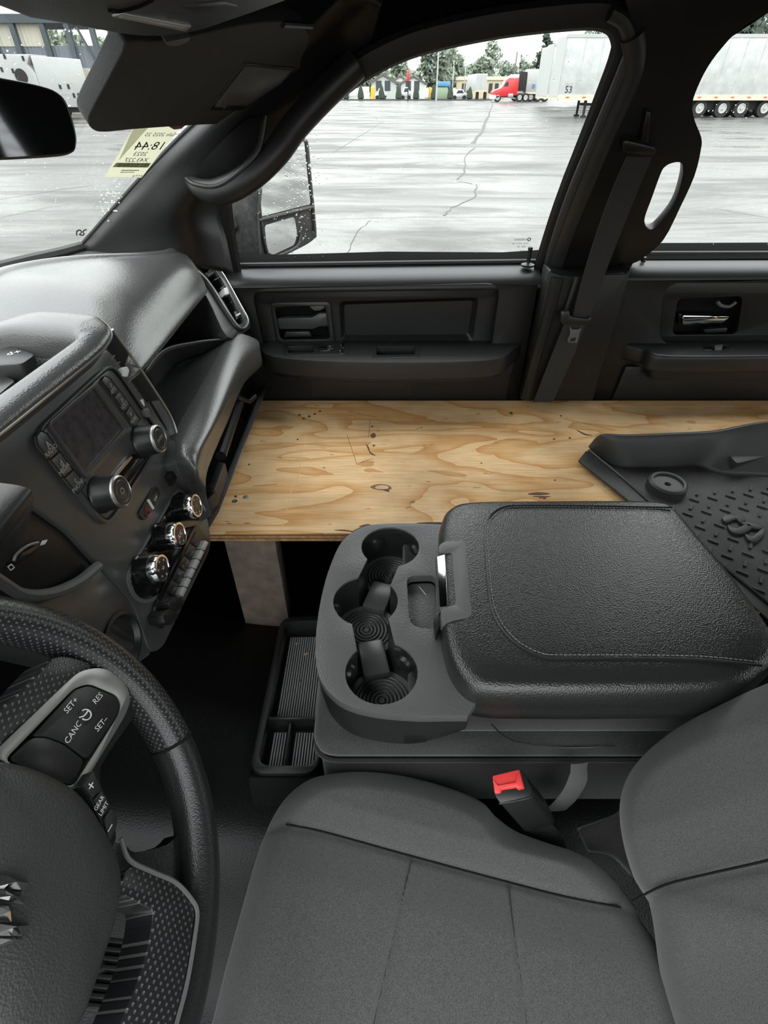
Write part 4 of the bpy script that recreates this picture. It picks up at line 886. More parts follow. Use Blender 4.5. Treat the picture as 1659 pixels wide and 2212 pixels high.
prism('cup_module', mod_o, (0, 0, -.012), m_mod, cs, holes=[hl, coin], bevel=.0035, bseg=3)
def sk_drop(p):
    f = min(1, max(0, (p.x - .005) / .105)); return -.0715 + (.052 * f * f if p.y < .5 else 0)
sko = mod_o[:-3] + [ct(1010, 1546), V((.11, .345, TZ))]
gridmesh('module_skirt', [[p + V((0, 0, -.010)) for p in sko], [p + V((.001, .001 if p.y < .5 else -.001, -.02 + .25 * sk_drop(p))) for p in sko], [V((p.x + (.004 if p.x < .05 else 0), p.y + (.004 if p.y < .5 else -.004), TZ + sk_drop(p))) for p in sko], [V((p.x + (.016 if p.x < .05 else 0), p.y + (.016 if p.y < .5 else -.016), TZ + sk_drop(p) - .004)) for p in sko]], m_satin, cs, smooth=60)
CD = .066; m_cupfloor = M('cup_floor_rubber', .085, .5)
gridmesh('cup_wall', [[p + V((0, 0, -.003)) for p in hl], [p + V((0, 0, -CD)) for p in hl]], m_satin, cs, closeu=True)
cen = (c1 + c2 + c3) / 3
for c, r in ((c1, r1), (c2, r2), (c3, r3)):
    fl_ = prism('cup_floor', arc(c + V((0, 0, -CD + .004)), r * 1.02, 0, tp, 30)[:-1], (0, 0, -.006), m_cupfloor, cs)
    for k in range(1, 8):
        rr = r * .115 * k
        tube('floor_ring', [c + V((math.cos(a) * rr, math.sin(a) * rr, -CD + .0042)) for a in (tp * j / 32 for j in range(32))], .0012, m_satin, fl_, n=5, closed=True)
    for a in ([a12 + math.radians(q) for q in (55, 130, 230, 305)] if c is c1 else [a23 + math.radians(100), a23 - math.radians(85)] if c is c2 else [a32 + math.radians(q) for q in (60, 135, 225, 300)]):
        lathe('cup_grip', [(.014, 0), (.012, .006), (.006, .009), (0, .0095)], c + V((math.cos(a) * (r + .002), math.sin(a) * (r + .002), -.030)), (-math.cos(a), -math.sin(a), -.1), m_satin, cs, n=16)
for ca, cb in ((c1, c2), (c2, c3)):
    d = (cb - ca).normalized(); m_ = (ca + cb) / 2; sd = V((-d.y, d.x, 0))
    ln = (cb - ca).length - .5 * (r1 + r2)
    obox('cup_bridge', m_ + V((0, 0, -CD + .010)), d * (ln * .8), sd * (w_ * 1.5), (0, 0, .016), m_stack, cs, bevel=.004)
prism('coin_tray', [p + V((0, 0, -.016)) for p in coin], (0, 0, -.003), m_mod, cs)
tube('tray_debris', [ct(905, 1267, TZ - .0155), ct(912, 1275, TZ - .0155), ct(920, 1285, TZ - .0155)], .0004, m_white, cs, n=4)
# upholstered body and seat base below
def rbox(name, x0, x1, y0, y1, z0, z1, mat, par, r=.03, sub=2):
    o = box(name, (x0, y0, z0), (x1, y1, z1), mat, par, bevel=r, bseg=4, smooth=60); return o
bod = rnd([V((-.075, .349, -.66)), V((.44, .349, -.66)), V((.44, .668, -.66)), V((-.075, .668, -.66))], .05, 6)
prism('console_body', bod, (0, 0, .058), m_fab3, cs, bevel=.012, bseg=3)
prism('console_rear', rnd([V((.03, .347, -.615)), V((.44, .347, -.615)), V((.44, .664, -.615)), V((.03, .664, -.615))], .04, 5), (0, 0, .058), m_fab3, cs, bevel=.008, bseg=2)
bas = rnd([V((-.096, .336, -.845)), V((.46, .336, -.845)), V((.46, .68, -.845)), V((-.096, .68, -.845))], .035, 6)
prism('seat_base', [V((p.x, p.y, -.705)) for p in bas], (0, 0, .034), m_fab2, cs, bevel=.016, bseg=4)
prism('base_side', [p + (V((.17, .5, p.z)) - p).normalized() * .006 for p in bas], (0, 0, .145), m_fab3, cs, bevel=.012)  # darker cloth paints in the deep shade of the gap between the seats
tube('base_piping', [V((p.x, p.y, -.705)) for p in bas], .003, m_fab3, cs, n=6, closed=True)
tube('body_seam', cr([PY(u, v, .3375) for u, v in [(1062, 1565), (1090, 1590), (1130, 1605), (1220, 1615), (1330, 1612)]], 4), .0009, m_satin, cs, n=5)
# padded lid
LZ = -.505
Zl = lambda x, y: (500 + x / 1.4314, 1080 + y / 1.4314)
lid_e = cr([PZ(*Zl(*p), LZ) for p in [(643, 130), (648, 70), (672, 28), (730, 10), (900, 6), (1150, 5), (1325, 8), (1372, 30), (1440, 110), (1560, 250), (1680, 420), (1700, 480), (1640, 545), (1530, 590), (1200, 600), (950, 600), (800, 596), (730, 575), (680, 510), (655, 420), (646, 300)]], 4, True)
lc = sum(lid_e, V()) / len(lid_e)
dome('lid', lid_e, lc, [(.94, -.062), (.985, -.055), (.995, -.040), (.990, -.034), (1.0, -.026), (1.004, -.012), (.995, -.002), (.97, .005), (.93, .008), (.8, .010), (.6, .011), (.35, .0115), (.1, .0115)], (0, 0, 1), m_leather, cs, smooth=60)
LT = LZ + .0107
seam = cr([PZ(*Zl(*p), LT) for p in [(1362, 24), (1100, 19), (920, 18), (845, 22), (800, 50), (783, 100), (786, 180), (792, 260), (802, 330), (830, 390), (880, 445), (950, 482), (1010, 490), (1200, 490), (1450, 494), (1640, 512)]], 6)
tube('lid_seam', seam, .0016, m_satin, cs, n=6)
def stitches(name, path, off, step, ln, par, z=.0012, mat=None):
    acc = 0; parts = []
    for a, b in zip(path, path[1:]):
        L_ = (b - a).length; d = (b - a).normalized(); sd = V((-d.y, d.x, 0)).normalized()
        while acc < L_:
            parts.append(boxvf(a + d * acc + sd * off + V((0, 0, z)), d * ln, sd * .0007, (0, 0, .0007))); acc += step
        acc -= L_
    multi(name, parts, mat or m_stitch, par, smooth=0)
stitches('lid_stitching', seam, .004, .0052, .0036, cs)
edge = cr([PZ(*Zl(*p), LZ - .030) for p in [(648, 300), (655, 420), (675, 510), (728, 590), (800, 616), (950, 620), (1200, 618), (1530, 606)]], 6)
tube('lid_piping', edge, .0018, m_satin, cs, n=6)
stitches('lid_stitching', [p + V((0, 0, .005)) for p in edge], .003, .006, .004, cs)
# latch
lt_o = [PZ(*Zc(*p), LZ + .010) for p in [(1195, 320), (1250, 285), (1420, 280), (1455, 320), (1500, 925), (1470, 970), (1220, 1005), (1210, 880), (1335, 860), (1345, 840), (1310, 400), (1290, 380), (1190, 395)]]
latch = prism('lid_latch', rnd(lt_o, .004, 3), (0, 0, -.02), m_latch, cs, bevel=.002)
prism('latch_well', [PZ(*Zc(*p), LZ + .006) for p in [(1170, 400), (1300, 385), (1345, 850), (1200, 890)]], (0, 0, -.02), m_latch, cs)
prism('latch_handle', rnd([PZ(*Zc(*p), LZ + .011) for p in [(1178, 425), (1248, 405), (1262, 640), (1270, 868), (1202, 880), (1190, 640)]], .002), (0, 0, -.012), m_chrome, cs, bevel=.0015)
prism('latch_tail', [PZ(*Zc(*p), LZ - .004) for p in [(1150, 970), (1205, 890), (1225, 1010), (1170, 1100)]], (0, 0, -.02), m_satin, cs, bevel=.002)

# ================================================================ storage tray on the tunnel
ty = empty('storage_tray', (-.12, .515, -.85), 'black divided storage tray with ribbed liners on the floor tunnel', 'tray')
TRZ = -.80
to = [PZ(*p, TRZ) for p in [(541, 1668), (624, 1338), (650, 1314), (700, 1306)]] ; 
to = rnd([V((-.203, .362, TRZ)), V((-.200, .66, TRZ)), V((-.099, .665, TRZ)), V((-.099, .362, TRZ))], .025, 5)
ti = rnd([V((-.192, .374, TRZ)), V((-.189, .648, TRZ)), V((-.105, .652, TRZ)), V((-.105, .374, TRZ))], .018, 5)
prism('tray_wall', to, (0, 0, -.05), m_satin, ty, holes=[ti], bevel=.0025)
prism('tray_base', [p + V((0, 0, -.045)) for p in to], (0, 0, -.02), m_satin, ty, bevel=.003)
prism('tray_front', [V((-.206, .358, TRZ - .006)), V((-.099, .358, TRZ - .006)), V((-.099, .335, -.90)), V((-.206, .335, -.90))], (0, .02, -.01), m_dark, ty, bevel=.006)
box('tray_divider', (-.192, .452, TRZ - .045), (-.103, .458, TRZ - .006), m_satin, ty, bevel=.002)
box('tray_divider', (-.157, .374, TRZ - .045), (-.152, .455, TRZ - .012), m_satin, ty, bevel=.002)
m_rib = M('ribbed_liner', .34, .5)
for x0, x1, y0, y1 in ((-.184, -.108, .468, .642), (-.184, -.162, .380, .446), (-.148, -.108, .380, .446)):
    ln_ = box('tray_liner', (x0, y0, TRZ - .046), (x1, y1, TRZ - .0405), m_dark, ty)
    n = int((x1 - x0) / .0042); rb = []
    for i in range(n):
        x = x0 + (i + .5) * (x1 - x0) / n
        rb.append(boxvf((x, (y0 + y1) / 2, TRZ - .0395), (.0024, 0, 0), (0, y1 - y0, 0), (0, 0, .003)))
    multi('liner_ribs', rb, m_rib, ln_, smooth=0)
def wood_chip(u, v, a, l, mat, lab):
    p = PZ(u, v, TRZ - .0375); d = V((math.cos(a), math.sin(a), 0))
    o = obox('wood_chip', p + V((0, 0, .0008)), d * l, d.cross(V((0, 0, 1))) * l * .35, (0, 0, .0015), mat); tag(o, lab, 'debris', 'bits of debris in the storage tray'); return o
wood_chip(661, 1413, .5, .008, m_wood, 'pale splinter of wood lying on the ribbed tray liner')
wood_chip(648, 1471, .9, .006, m_lumber, 'dark brown crumb lying on the ribbed tray liner')
wood_chip(641, 1391, .2, .004, m_white, 'tiny white crumb lying on the ribbed tray liner')

# ================================================================ driver seat
ds = empty('driver_seat', (.06, .1, -1.07), 'grey cloth driver seat with stitched cushion and backrest', 'seat')
def polydist(p, path):
    best = 9
    for a, b in zip(path, path[1:]):
        ab = b - a; t = max(0, min(1, (p - a).dot(ab) / max(ab.length_squared, 1e-9))); best = min(best, (p - a - ab * t).length)
    return best
def sside(p, path):
    """signed distance to an open path (positive on its left)"""
    best, s = 9, 1
    for a, b in zip(path, path[1:]):
        ab = b - a; t = max(0, min(1, (p - a).dot(ab) / max(ab.length_squared, 1e-9))); d = (p - a - ab * t).length
        if d < best: best = d; s = 1 if ab.cross(p - a) > 0 else -1
    return best * s
CZs = -.705
from mathutils import Vector
out_px = [(440, 2225), (478, 2080), (520, 1930), (552, 1820), (575, 1765), (610, 1712), (655, 1675), (700, 1660), (770, 1653), (860, 1660), (960, 1684), (1040, 1716), (1075, 1750), (1120, 1782), (1180, 1805), (1260, 1832), (1320, 1870), (1372, 1930), (1400, 1975)]
oe = [PZ(u, v, CZs - .012) for u, v in out_px] + [V((.31, .10, CZs)), V((.31, -.14, CZs)), V((.22, -.19, CZs)), (V((-.10, -.19, CZs))), V((-.17, -.14, CZs)), V((-.19, .0, CZs))]
oe = [V((p.x, p.y, 0)) for p in cr(oe, 5, True)]
sm = [V((p.x, p.y)) for p in (PZ(u, v, CZs) for u, v in [(540, 1788), (572, 1779), (616, 1777), (697, 1793), (881, 1844), (1101, 1903), (1219, 1933), (1400, 1968)])]
cross = [[V((p.x, p.y)) for p in (PZ(u, v, CZs) for u, v in q)] for q in ([(890, 1850), (848, 2030), (807, 2212), (790, 2300)], [(1098, 1905), (1115, 2040), (1134, 2168), (1145, 2300)])]
cc = V((.05, .10, 0)); rings = [1.0] * 3 + [1 - .012 * k for k in range(1, 84)]
rows = []
for i in range(0, 92):
    if i < 6: s, drop = 1.0 + (0 if i else -.03), -.10 + .016 * i
    else: s, drop = 1 - (i - 5) / 88., 0
    row = []
    for p in oe:
        q = cc + (p - cc) * s
        if i < 6: row.append(V((q.x, q.y, CZs - .03 + drop))); continue
        e = (p - q).length
        q2 = V((q.x, q.y))
        z = CZs - .030 * max(0, 1 - e / .045) ** 2
        sd = sside(q2, sm)
        bol = max(0, min(1, sd / .03)) if sd > 0 else 0
        z += .010 * bol * min(1, e / .04)
        z -= .004 * (1 - min(1, abs(sd) / .05))
        z -= .003 * math.exp(-(sd / .0045) ** 2)
        for c in cross:
            if sd < 0: z -= .0025 * math.exp(-(polydist(q2, c) / .0025) ** 2)
        row.append(V((q.x, q.y, z)))
    rows.append(row)
gridmesh('cushion', rows, m_fab, ds, closeu=True, capv=True, smooth=70)
prism('cushion_base', [V((p.x, p.y, CZs - .125)) for p in (cc + (q - cc) * .96 for q in oe[::3])], (0, 0, -.16), m_plastic, ds)
def seam_line(name, pts, dz, r=.0011, mat=m_dark): tube(name, [V((p.x, p.y, CZs + dz)) for p in cr([V((q.x, q.y, 0)) for q in pts], 4)], r, mat, ds, n=5)
seam_line('cushion_seam', [p for p in sm[2:-1]] + [sm[-2].lerp(sm[-1], .7)], -.0058, .0012)
for c in cross: seam_line('cushion_seam', c, -.0026, .0006, m_fab3)
# backrest
BN = V((-.866, 0, .5)); BPt = V((.285, .1, -.70)); BU = V((.5, 0, .866))
def bk(u, v, o=.02): return PP(u, v, BPt + BN * o, BN)
bo = [bk(u, v) for u, v in [(1379, 1965), (1342, 1885), (1320, 1800), (1316, 1730), (1334, 1668), (1378, 1612), (1450, 1556), (1560, 1497), (1659, 1452), (1800, 1395)]]
top = BPt + BU * .62
bo += [V((top.x, .30, top.z)), V((top.x + .02, .1, top.z + .03)), V((top.x, -.12, top.z)), V((.42, -.17, -.45)), V((.30, -.14, -.68)), V((.275, -.02, -.715)), V((.272, .10, -.715))]
bo = cr(bo, 5, True)
bc = BPt + BU * .24 + V((0, 0, 0))
bsm = [bk(u, v) for u, v in [(1379, 1950), (1450, 1915), (1550, 1890), (1659, 1866), (1850, 1820)]]
b2 = lambda p: V(((p - BPt).dot(BU), p.y))
bsm2 = [b2(p) for p in bsm]
rows = []
for i in range(0, 80):
    if i < 5: s, back = 1.0 + (0 if i else -.04), -.11 + .02 * i
    else: s, back = 1 - (i - 4) / 78., 0
    row = []
    for p in bo:
        q = bc + (p - bc) * s
        if i < 5: row.append(q + BN * (back - .01)); continue
        e = (p - q).length
        h = .012 - .030 * max(0, 1 - e / .06) ** 2
        sd = sside(b2(q), bsm2)
        h += .012 * (max(0, min(1, sd / .05)) if sd > 0 else 0) * min(1, e / .05)
        h -= .003 * math.exp(-(sd / .005) ** 2)
        row.append(q + BN * h)
    rows.append(row)
gridmesh('backrest', rows, m_fab, ds, closeu=True, capv=True, smooth=70)
tube('backrest_seam', [p + BN * .0095 for p in cr(bsm, 4)], .0012, m_dark, ds, n=5)
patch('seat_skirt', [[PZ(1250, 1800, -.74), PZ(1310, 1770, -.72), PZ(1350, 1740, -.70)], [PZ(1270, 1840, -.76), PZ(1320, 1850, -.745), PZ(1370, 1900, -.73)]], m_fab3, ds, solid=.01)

# ================================================================ driver's belt buckle
bk_ = empty('belt_buckle', (.2, .28, -.80), 'black seat belt buckle with red release button beside the driver seat', 'buckle')
AX = V((.065, -.012, -.11)).normalized()
bt = [PZ(u, v, -.642 - dz) for u, v, dz in [(1062, 1676, 0), (1128, 1662, 0), (1150, 1708, .008), (1148, 1722, .010), (1082, 1738, .010), (1068, 1716, .004)]]
prism('buckle_body', rnd(bt, .004), AX * .075, m_satin, bk_, bevel=.003)
ax_ = AX * -.004
rbn = [p + ax_ for p in [PZ(u, v, -.642 - dz) for u, v, dz in [(1066, 1679, 0), (1124, 1665, 0), (1133, 1703, .006), (1118, 1707, .006), (1117, 1701, .005), (1084, 1708, .005), (1083, 1715, .006), (1071, 1717, .006)]]]
prism('release_button', rbn, AX * .01, m_red, bk_, bevel=.0015)
tube('button_ridge', [p + ax_ for p in (PZ(1068, 1690, -.6405), PZ(1078, 1702, -.644), PZ(1118, 1694, -.644), PZ(1124, 1676, -.6405))], .0008, m_red, bk_, n=5)
tube('buckle_rim', cr([PZ(u, v, -.652) for u, v in [(1078, 1736), (1115, 1730), (1146, 1722), (1152, 1712)]], 3), .0012, m_plastic2, bk_, n=6)
lathe('rivet', [(.004, 0), (.003, .002), (0, .0025)], PZ(1168, 1757, -.70), -AX + V((0, -.3, .5)), m_silver, bk_, n=14)
tube('buckle_strap', [V((.175, .272, -.70)), V((.215, .268, -.77)), V((.25, .26, -.85))], .006, m_belt, bk_, n=8, rb=.018, up=(0, 1, 0))
cb = cr([PZ(1252, 1648, -.655), PZ(1246, 1690, -.675), PZ(1225, 1725, -.71), PZ(1200, 1750, -.755)], 5)
o = tube('centre_lap_belt', cb, .0015, m_belt_grey, None, n=8, rb=.015, up=(0, .8, .6)); tag(o, 'grey webbing strap looped down beside the centre console', 'seat belt')

# ================================================================ passenger shoulder belt
sb = empty('shoulder_belt', (.35, 1.13, -.62), 'black passenger seat belt hanging on the door pillar with metal tongue', 'seat belt')
def ribbon(name, l, r, Y, mat, par, t=.0018):
    L_ = cr([PY(u, v, y) for (u, v), y in zip(l, Y)], 5); R_ = cr([PY(u, v, y) for (u, v), y in zip(r, Y)], 5)
    return gridmesh(name, [[a, a.lerp(b, .5), b] for a, b in zip(L_, R_)], mat, par, solid=t, smooth=0)
ribbon('upper_webbing', [(1354, 338), (1318, 420), (1276, 540), (1250, 630), (1235, 690)], [(1408, 340), (1374, 420), (1326, 540), (1292, 630), (1272, 690)], (1.085, 1.10, 1.115, 1.125, 1.13), m_belt, sb)
ribbon('lower_webbing', [(1222, 690), (1206, 730), (1178, 800), (1152, 868)], [(1268, 690), (1250, 740), (1222, 805), (1194, 868)], (1.135, 1.135, 1.14, 1.145), m_belt, sb)
tn = prism('belt_tongue', rnd([PY(u, v, 1.118) for u, v in [(1212, 680), (1216, 674), (1230, 672), (1232, 684), (1268, 690), (1276, 684), (1279, 694), (1272, 704), (1218, 702), (1212, 696)]], .003), (0, .012, 0), m_satin, sb, bevel=.003)
prism('tongue_plate', [PY(u, v, 1.120) for u, v in [(1231, 706), (1237, 712), (1250, 712), (1257, 706), (1252, 722), (1247, 741), (1229, 741), (1226, 737), (1232, 722)]], (0, .004, 0), m_latch, tn, holes=[[PY(u, v, 1.120) for u, v in [(1233, 731), (1245, 729), (1243, 737), (1231, 738)]]], bevel=.0008)

# ================================================================ sun visor
A_, B_, C_ = PY(280, 95, .68), PY(655, 90, 1.0), PY(205, 275, .78)
vn = (B_ - A_).cross(C_ - A_).normalized(); vn = vn if vn.y < 0 else -vn
def vz(u, v, o=0): return PP(u, v, A_ + vn * o, vn)
vsr = empty('sun_visor', vz(400, 250), 'black passenger sun visor folded down with covered vanity mirror', 'sun visor')
vout = cr([vz(*p) for p in [(277, 92), (262, 120), (230, 180), (198, 240), (191, 262), (200, 280), (225, 286), (300, 279), (420, 271), (520, 266), (565, 261), (590, 246), (630, 200), (648, 160), (650, 130), (668, 88), (655, 62), (600, 48), (520, 56), (420, 78), (340, 90)]], 4, True)
prism('visor_body', vout, -vn * .02, M('charcoal_visor_vinyl', .035, .7, bump=('leather', 600, .3, .0006)), vsr, bevel=.0085, bseg=4)
mir = rnd([vz(*p, .0015) for p in [(527, 137), (637, 147), (576, 240), (452, 239)]], .006)
vc = prism('vanity_cover', mir, -vn * .004, m_satin, vsr, bevel=.001)
prism('vanity_flap', rnd([vz(*p, .003) for p in [(532, 145), (628, 153), (572, 231), (464, 232)]], .005), -vn * .004, m_latch, vc, bevel=.001)  # lighter grey carries the flap's reflected light as colour
prism('vanity_tab', rnd([vz(*p, .004) for p in [(490, 229), (548, 229), (556, 236), (482, 238)]], .003), -vn * .004, m_satin, vc, bevel=.001)
tube('visor_pivot', [vz(610, 52, .0), vz(672, 56, .0)], .004, m_plastic2, vsr, n=10)
prism('visor_clip', rnd([vz(*p, .012) for p in [(356, 92), (412, 80), (408, 90), (384, 100), (362, 100)]], .003), -vn * .02, m_latch, vsr, bevel=.002)

# ================================================================ inside mirror
rm = empty('rear_view_mirror', (-.29, .52, -.06), 'black framed interior rear view mirror at the windshield', 'mirror')
RN = V((.93, -.37, -.02)).normalized(); RP = PY(100, 260, .565)
def rv(u, v, o=0): return PP(u, v, RP + RN * o, RN)
ro = cr([rv(*p) for p in [(-160, 150), (-60, 156), (0, 166), (80, 182), (126, 198), (150, 228), (167, 285), (168, 315), (158, 332), (120, 340), (0, 347), (-160, 352), (-200, 250)]], 4, True)
ri = cr([rv(*p) for p in [(-150, 158), (-60, 164), (0, 174), (78, 189), (120, 204), (142, 231), (159, 287), (160, 313), (152, 326), (118, 333), (0, 340), (-150, 345), (-188, 250)]], 4, True)
prism('mirror_housing', ro, -RN * .03, m_satin, rm, bevel=.006, bseg=3)
prism('mirror_glass', [p + RN * .0008 for p in ri], -RN * .002, M('interior_mirror_glass', (.35, .36, .38), .04, metal=1), rm)
tube('mirror_stem', [RP - RN * .03 + V((0, -.1, 0)), V((-.36, .46, .02))], .008, m_satin, rm, n=10)

# ================================================================ sale sticker and marks on the windshield
SKP = V((-.372, 1.0, -.085)); SKN = V((.52, -.30, -.80)).normalized()
def sk(u, v, o=0): return PP(u, v, SKP + SKN * o, SKN)
m_paper_t = M('backlit_paper', (.62, .615, .53), .9)
_nt = m_paper_t.node_tree; _p = _nt.nodes['Principled BSDF']; _tl = _nt.nodes.new('ShaderNodeBsdfTranslucent'); _mx = _nt.nodes.new('ShaderNodeMixShader')
_tl.inputs[0].default_value = (.68, .675, .58, 1); _mx.inputs[0].default_value = .7
_nt.links.new(_p.outputs[0], _mx.inputs[1]); _nt.links.new(_tl.outputs[0], _mx.inputs[2]); _nt.links.new(_mx.outputs[0], _nt.nodes['Material Output'].inputs[0])
m_paper_w = m_paper_t.copy(); m_paper_w.name = 'white_sticker_edge'
for _n in m_paper_w.node_tree.nodes:
    if _n.type == 'BSDF_TRANSLUCENT': _n.inputs[0].default_value = (.95, .95, .9, 1)
m_paper_g = m_paper_t.copy(); m_paper_g.name = 'grey_sticker_print'
for _n in m_paper_g.node_tree.nodes:
    if _n.type == 'BSDF_TRANSLUCENT': _n.inputs[0].default_value = (.5, .5, .38, 1)
stk = prism('sale_sticker', [sk(*p) for p in [(289, 276), (392, 272), (306, 384), (226, 383)]], -SKN * .0006, m_paper_t, smooth=0)
tag(stk, 'yellowed paper sale sticker with reversed print on the windshield corner', 'sticker')
prism('sticker_edge', [sk(*p, .0006) for p in [(289, 277), (320, 276), (258, 345)]], -SKN * .0005, m_paper_w, stk, smooth=0)
def stxt(s, u, v, size, du=(10, 0), dv=(6.5, -9.5), mat=m_dark, bold=0):
    p = sk(u, v, .0012); xd = sk(u - du[0], v - du[1], .0012) - p; yd = sk(u + dv[0], v + dv[1], .0012) - p
    cu_x = xd.normalized(); 
    o = text('lettering', s, p, V((1, 0, 0)), V((0, 0, 1)), 1, mat, stk)
    me = o.data; org = ORG[o.name]; ax = xd / 10.0; ay = yd / math.hypot(*dv)
    for vtx in me.vertices:
        q = vtx.co + org - p; vtx.co = (p - org) + ax * (q.x * size) + ay * (q.z * size)
    return o
stxt('Sale 2025 25', 347, 291, 13); stxt('18:44', 325, 316, 30, bold=.02); stxt('2023', 303, 333, 15); stxt('X43,227', 295, 346, 15); stxt('XTTX', 297, 381, 9)
prism('barcode', [sk(*p, .0009) for p in [(252, 352), (326, 353), (318, 362), (244, 361)]], -SKN * .0004, m_paper_g, stk, smooth=0)
multi('barcode_bars', [boxvf(sk(254 + 3.1 * i, 356.5, .0014), sk(254.0 + 3.1 * i + random.choice((.6, 1.0, 1.6)), 356.5, .0014) - sk(254 + 3.1 * i, 356.5, .0014), sk(257 + 3.1 * i, 352, .0014) - sk(252 + 3.1 * i, 361, .0014), SKN * .0003) for i in range(23)], M('barcode_ink', (.2, .2, .14), .9), stk, smooth=0)
tube('printed_line', [sk(262, 368, .001), sk(300, 368, .001)], .0005, m_pencil, stk, n=4); tube('printed_line', [sk(260, 372, .001), sk(290, 372, .001)], .0004, m_pencil, stk, n=4)
prism('purple_label', [sk(*p, .003) for p in [(362, 272), (404, 268), (392, 278), (376, 280)]], -SKN * .0005, M('purple_label', (.25, .09, .16), .7), stk, smooth=0)
WP_, WN_ = V((-.58, 1.05, -.20)), V((.52, -.30, -.80)).normalized()
for pts in ([(166, 508), (166, 500), (172, 497), (176, 501), (172, 507), (178, 508)], [(178, 509), (182, 505), (179, 501), (183, 497), (187, 496)]):
    o = tube('marker_scribble', cr([PP(u, v, WP_, WN_) for u, v in pts], 3), .0011, m_dark, ws, n=5)

# ================================================================ towing mirror outside the door
om = empty('door_mirror', PY(600, 560, 1.62), 'black towing side mirror outside the passenger window with two glass panes', 'mirror')
ON = V((.80, -.60, .03)).normalized(); OP = PY(620, 420, 1.62)
def ov(u, v, o=0): return PP(u, v, OP + ON * o, ON)
m_housing = M('dusty_mirror_housing', .03, .55, var=(120, .5, 4))
ho = cr([ov(*p) for p in [(552, 300), (600, 292), (644, 293), (660, 299), (668, 314), (676, 400), (685, 501), (680, 516), (655, 533), (598, 559), (560, 565), (545, 540), (540, 460)]], 4, True)
prism('mirror_housing', ho, -ON * .10, m_housing, om, bevel=.012, bseg=3)
prism('upper_glass', rnd([ov(*p, .002) for p in [(546, 300), (658, 306), (671, 441), (563, 468)]], .008), -ON * .004, m_mirror, om)
prism('lower_glass', rnd([ov(*p, .002) for p in [(571, 487), (636, 468), (642, 505), (636, 529), (589, 551), (578, 544)]], .010), -ON * .004, m_mirror, om)
tube('glass_divider', [ov(558, 476, .004), ov(676, 447, .004)], .005, m_housing, om, n=8)
tube('glass_frame', cr([ov(*p, .003) for p in [(553, 340), (563, 472), (577, 545), (590, 556), (640, 534), (650, 505)]], 4), .0045, m_housing, om, n=8)
tube('glass_frame', cr([ov(*p, .003) for p in [(662, 306), (668, 370), (676, 446), (680, 500)]], 4), .0045, m_housing, om, n=8)
prism('mirror_arm', cr([PY(*p, 1.50) for p in [(470, 430), (552, 400), (556, 470), (562, 560), (556, 574), (500, 590), (470, 560)]], 3, True), (0, .10, 0), m_housing, om, bevel=.015)
prism('arm_cover', rnd([PY(*p, 1.492) for p in [(488, 463), (505, 464), (514, 490), (500, 506), (490, 500)]], .006), (0, .02, 0), m_housing, om, bevel=.003)
prism('arm_cover', rnd([PY(*p, 1.492) for p in [(505, 565), (533, 550), (537, 575), (505, 580)]], .006), (0, .02, 0), m_housing, om, bevel=.003)

# ================================================================ rain drops on the glass and glue residue
m_drop = bpy.data.materials.new('rain_drop'); m_drop.use_nodes = True
_b2 = m_drop.node_tree.nodes['Principled BSDF']; _b2.inputs['Transmission Weight'].default_value = 1.0; _b2.inputs['Roughness'].default_value = .02; _b2.inputs['IOR'].default_value = 1.33
random.seed(31)
def drops(n, sampler, nrm, par, r0, r1):
    parts = []; nrm = V(nrm).normalized(); u = nrm.orthogonal().normalized(); w = nrm.cross(u)
    for _ in range(n):
        c = sampler(); r = random.uniform(r0, r1) * random.uniform(.5, 1)
        ring = lambda k, h: [c + (u * math.cos(a) + w * math.sin(a)) * (r * k) + nrm * (r * h) for a in (math.pi * j / 3 for j in range(6))]
        vs_ = ring(1, 0) + ring(.75, .4) + [c + nrm * (r * .55)]
        parts.append((vs_, [[j, (j + 1) % 6, 6 + (j + 1) % 6, 6 + j] for j in range(6)] + [[6 + j, 6 + (j + 1) % 6, 12] for j in range(6)] + [[5, 4, 3, 2, 1, 0]]))
    o = multi('raindrops', parts, m_drop, par, smooth=60); o['kind'] = 'stuff'; return o
GP = SPP + SPN.normalized() * .047
drops(260, lambda: PP(random.triangular(540, 700, 660), random.triangular(290, 570, 340), GP, SPN), SPN, w1, .0012, .0026)
drops(220, lambda: PP(random.uniform(560, 1320), random.uniform(70, 560), GP, SPN), SPN, w1, .0008, .0018)
drops(70, lambda: PP(random.uniform(1510, 1659), random.uniform(60, 540), GP, SPN), SPN, w2, .0008, .0016)
drops(160, lambda: PP(random.uniform(0, 300), random.uniform(60, 520), V((-.46, .85, -.10)), V((.55, -.15, -.82))), V((-.55, .15, .82)), ws, .0008, .0018)
m_res = m_paper_t.copy(); m_res.name = 'glue_residue'
fl2 = []
for _ in range(60):
    u = random.gauss(238, 15); v = random.gauss(425, 22); k = random.uniform(.8, 2.8); a0 = random.uniform(0, 6)
    pts = [PP(u + math.cos(a0 + j * 1.26) * k * random.uniform(.4, 1.3), v + math.sin(a0 + j * 1.26) * k * random.uniform(.3, .9), V((-.50, 1.0, -.155)), WN_) for j in range(5)]
    fl2.append((pts, [[0, 1, 2, 3, 4]]))
o = multi('glue_residue', fl2, m_res, ws, smooth=0); o['kind'] = 'stuff'
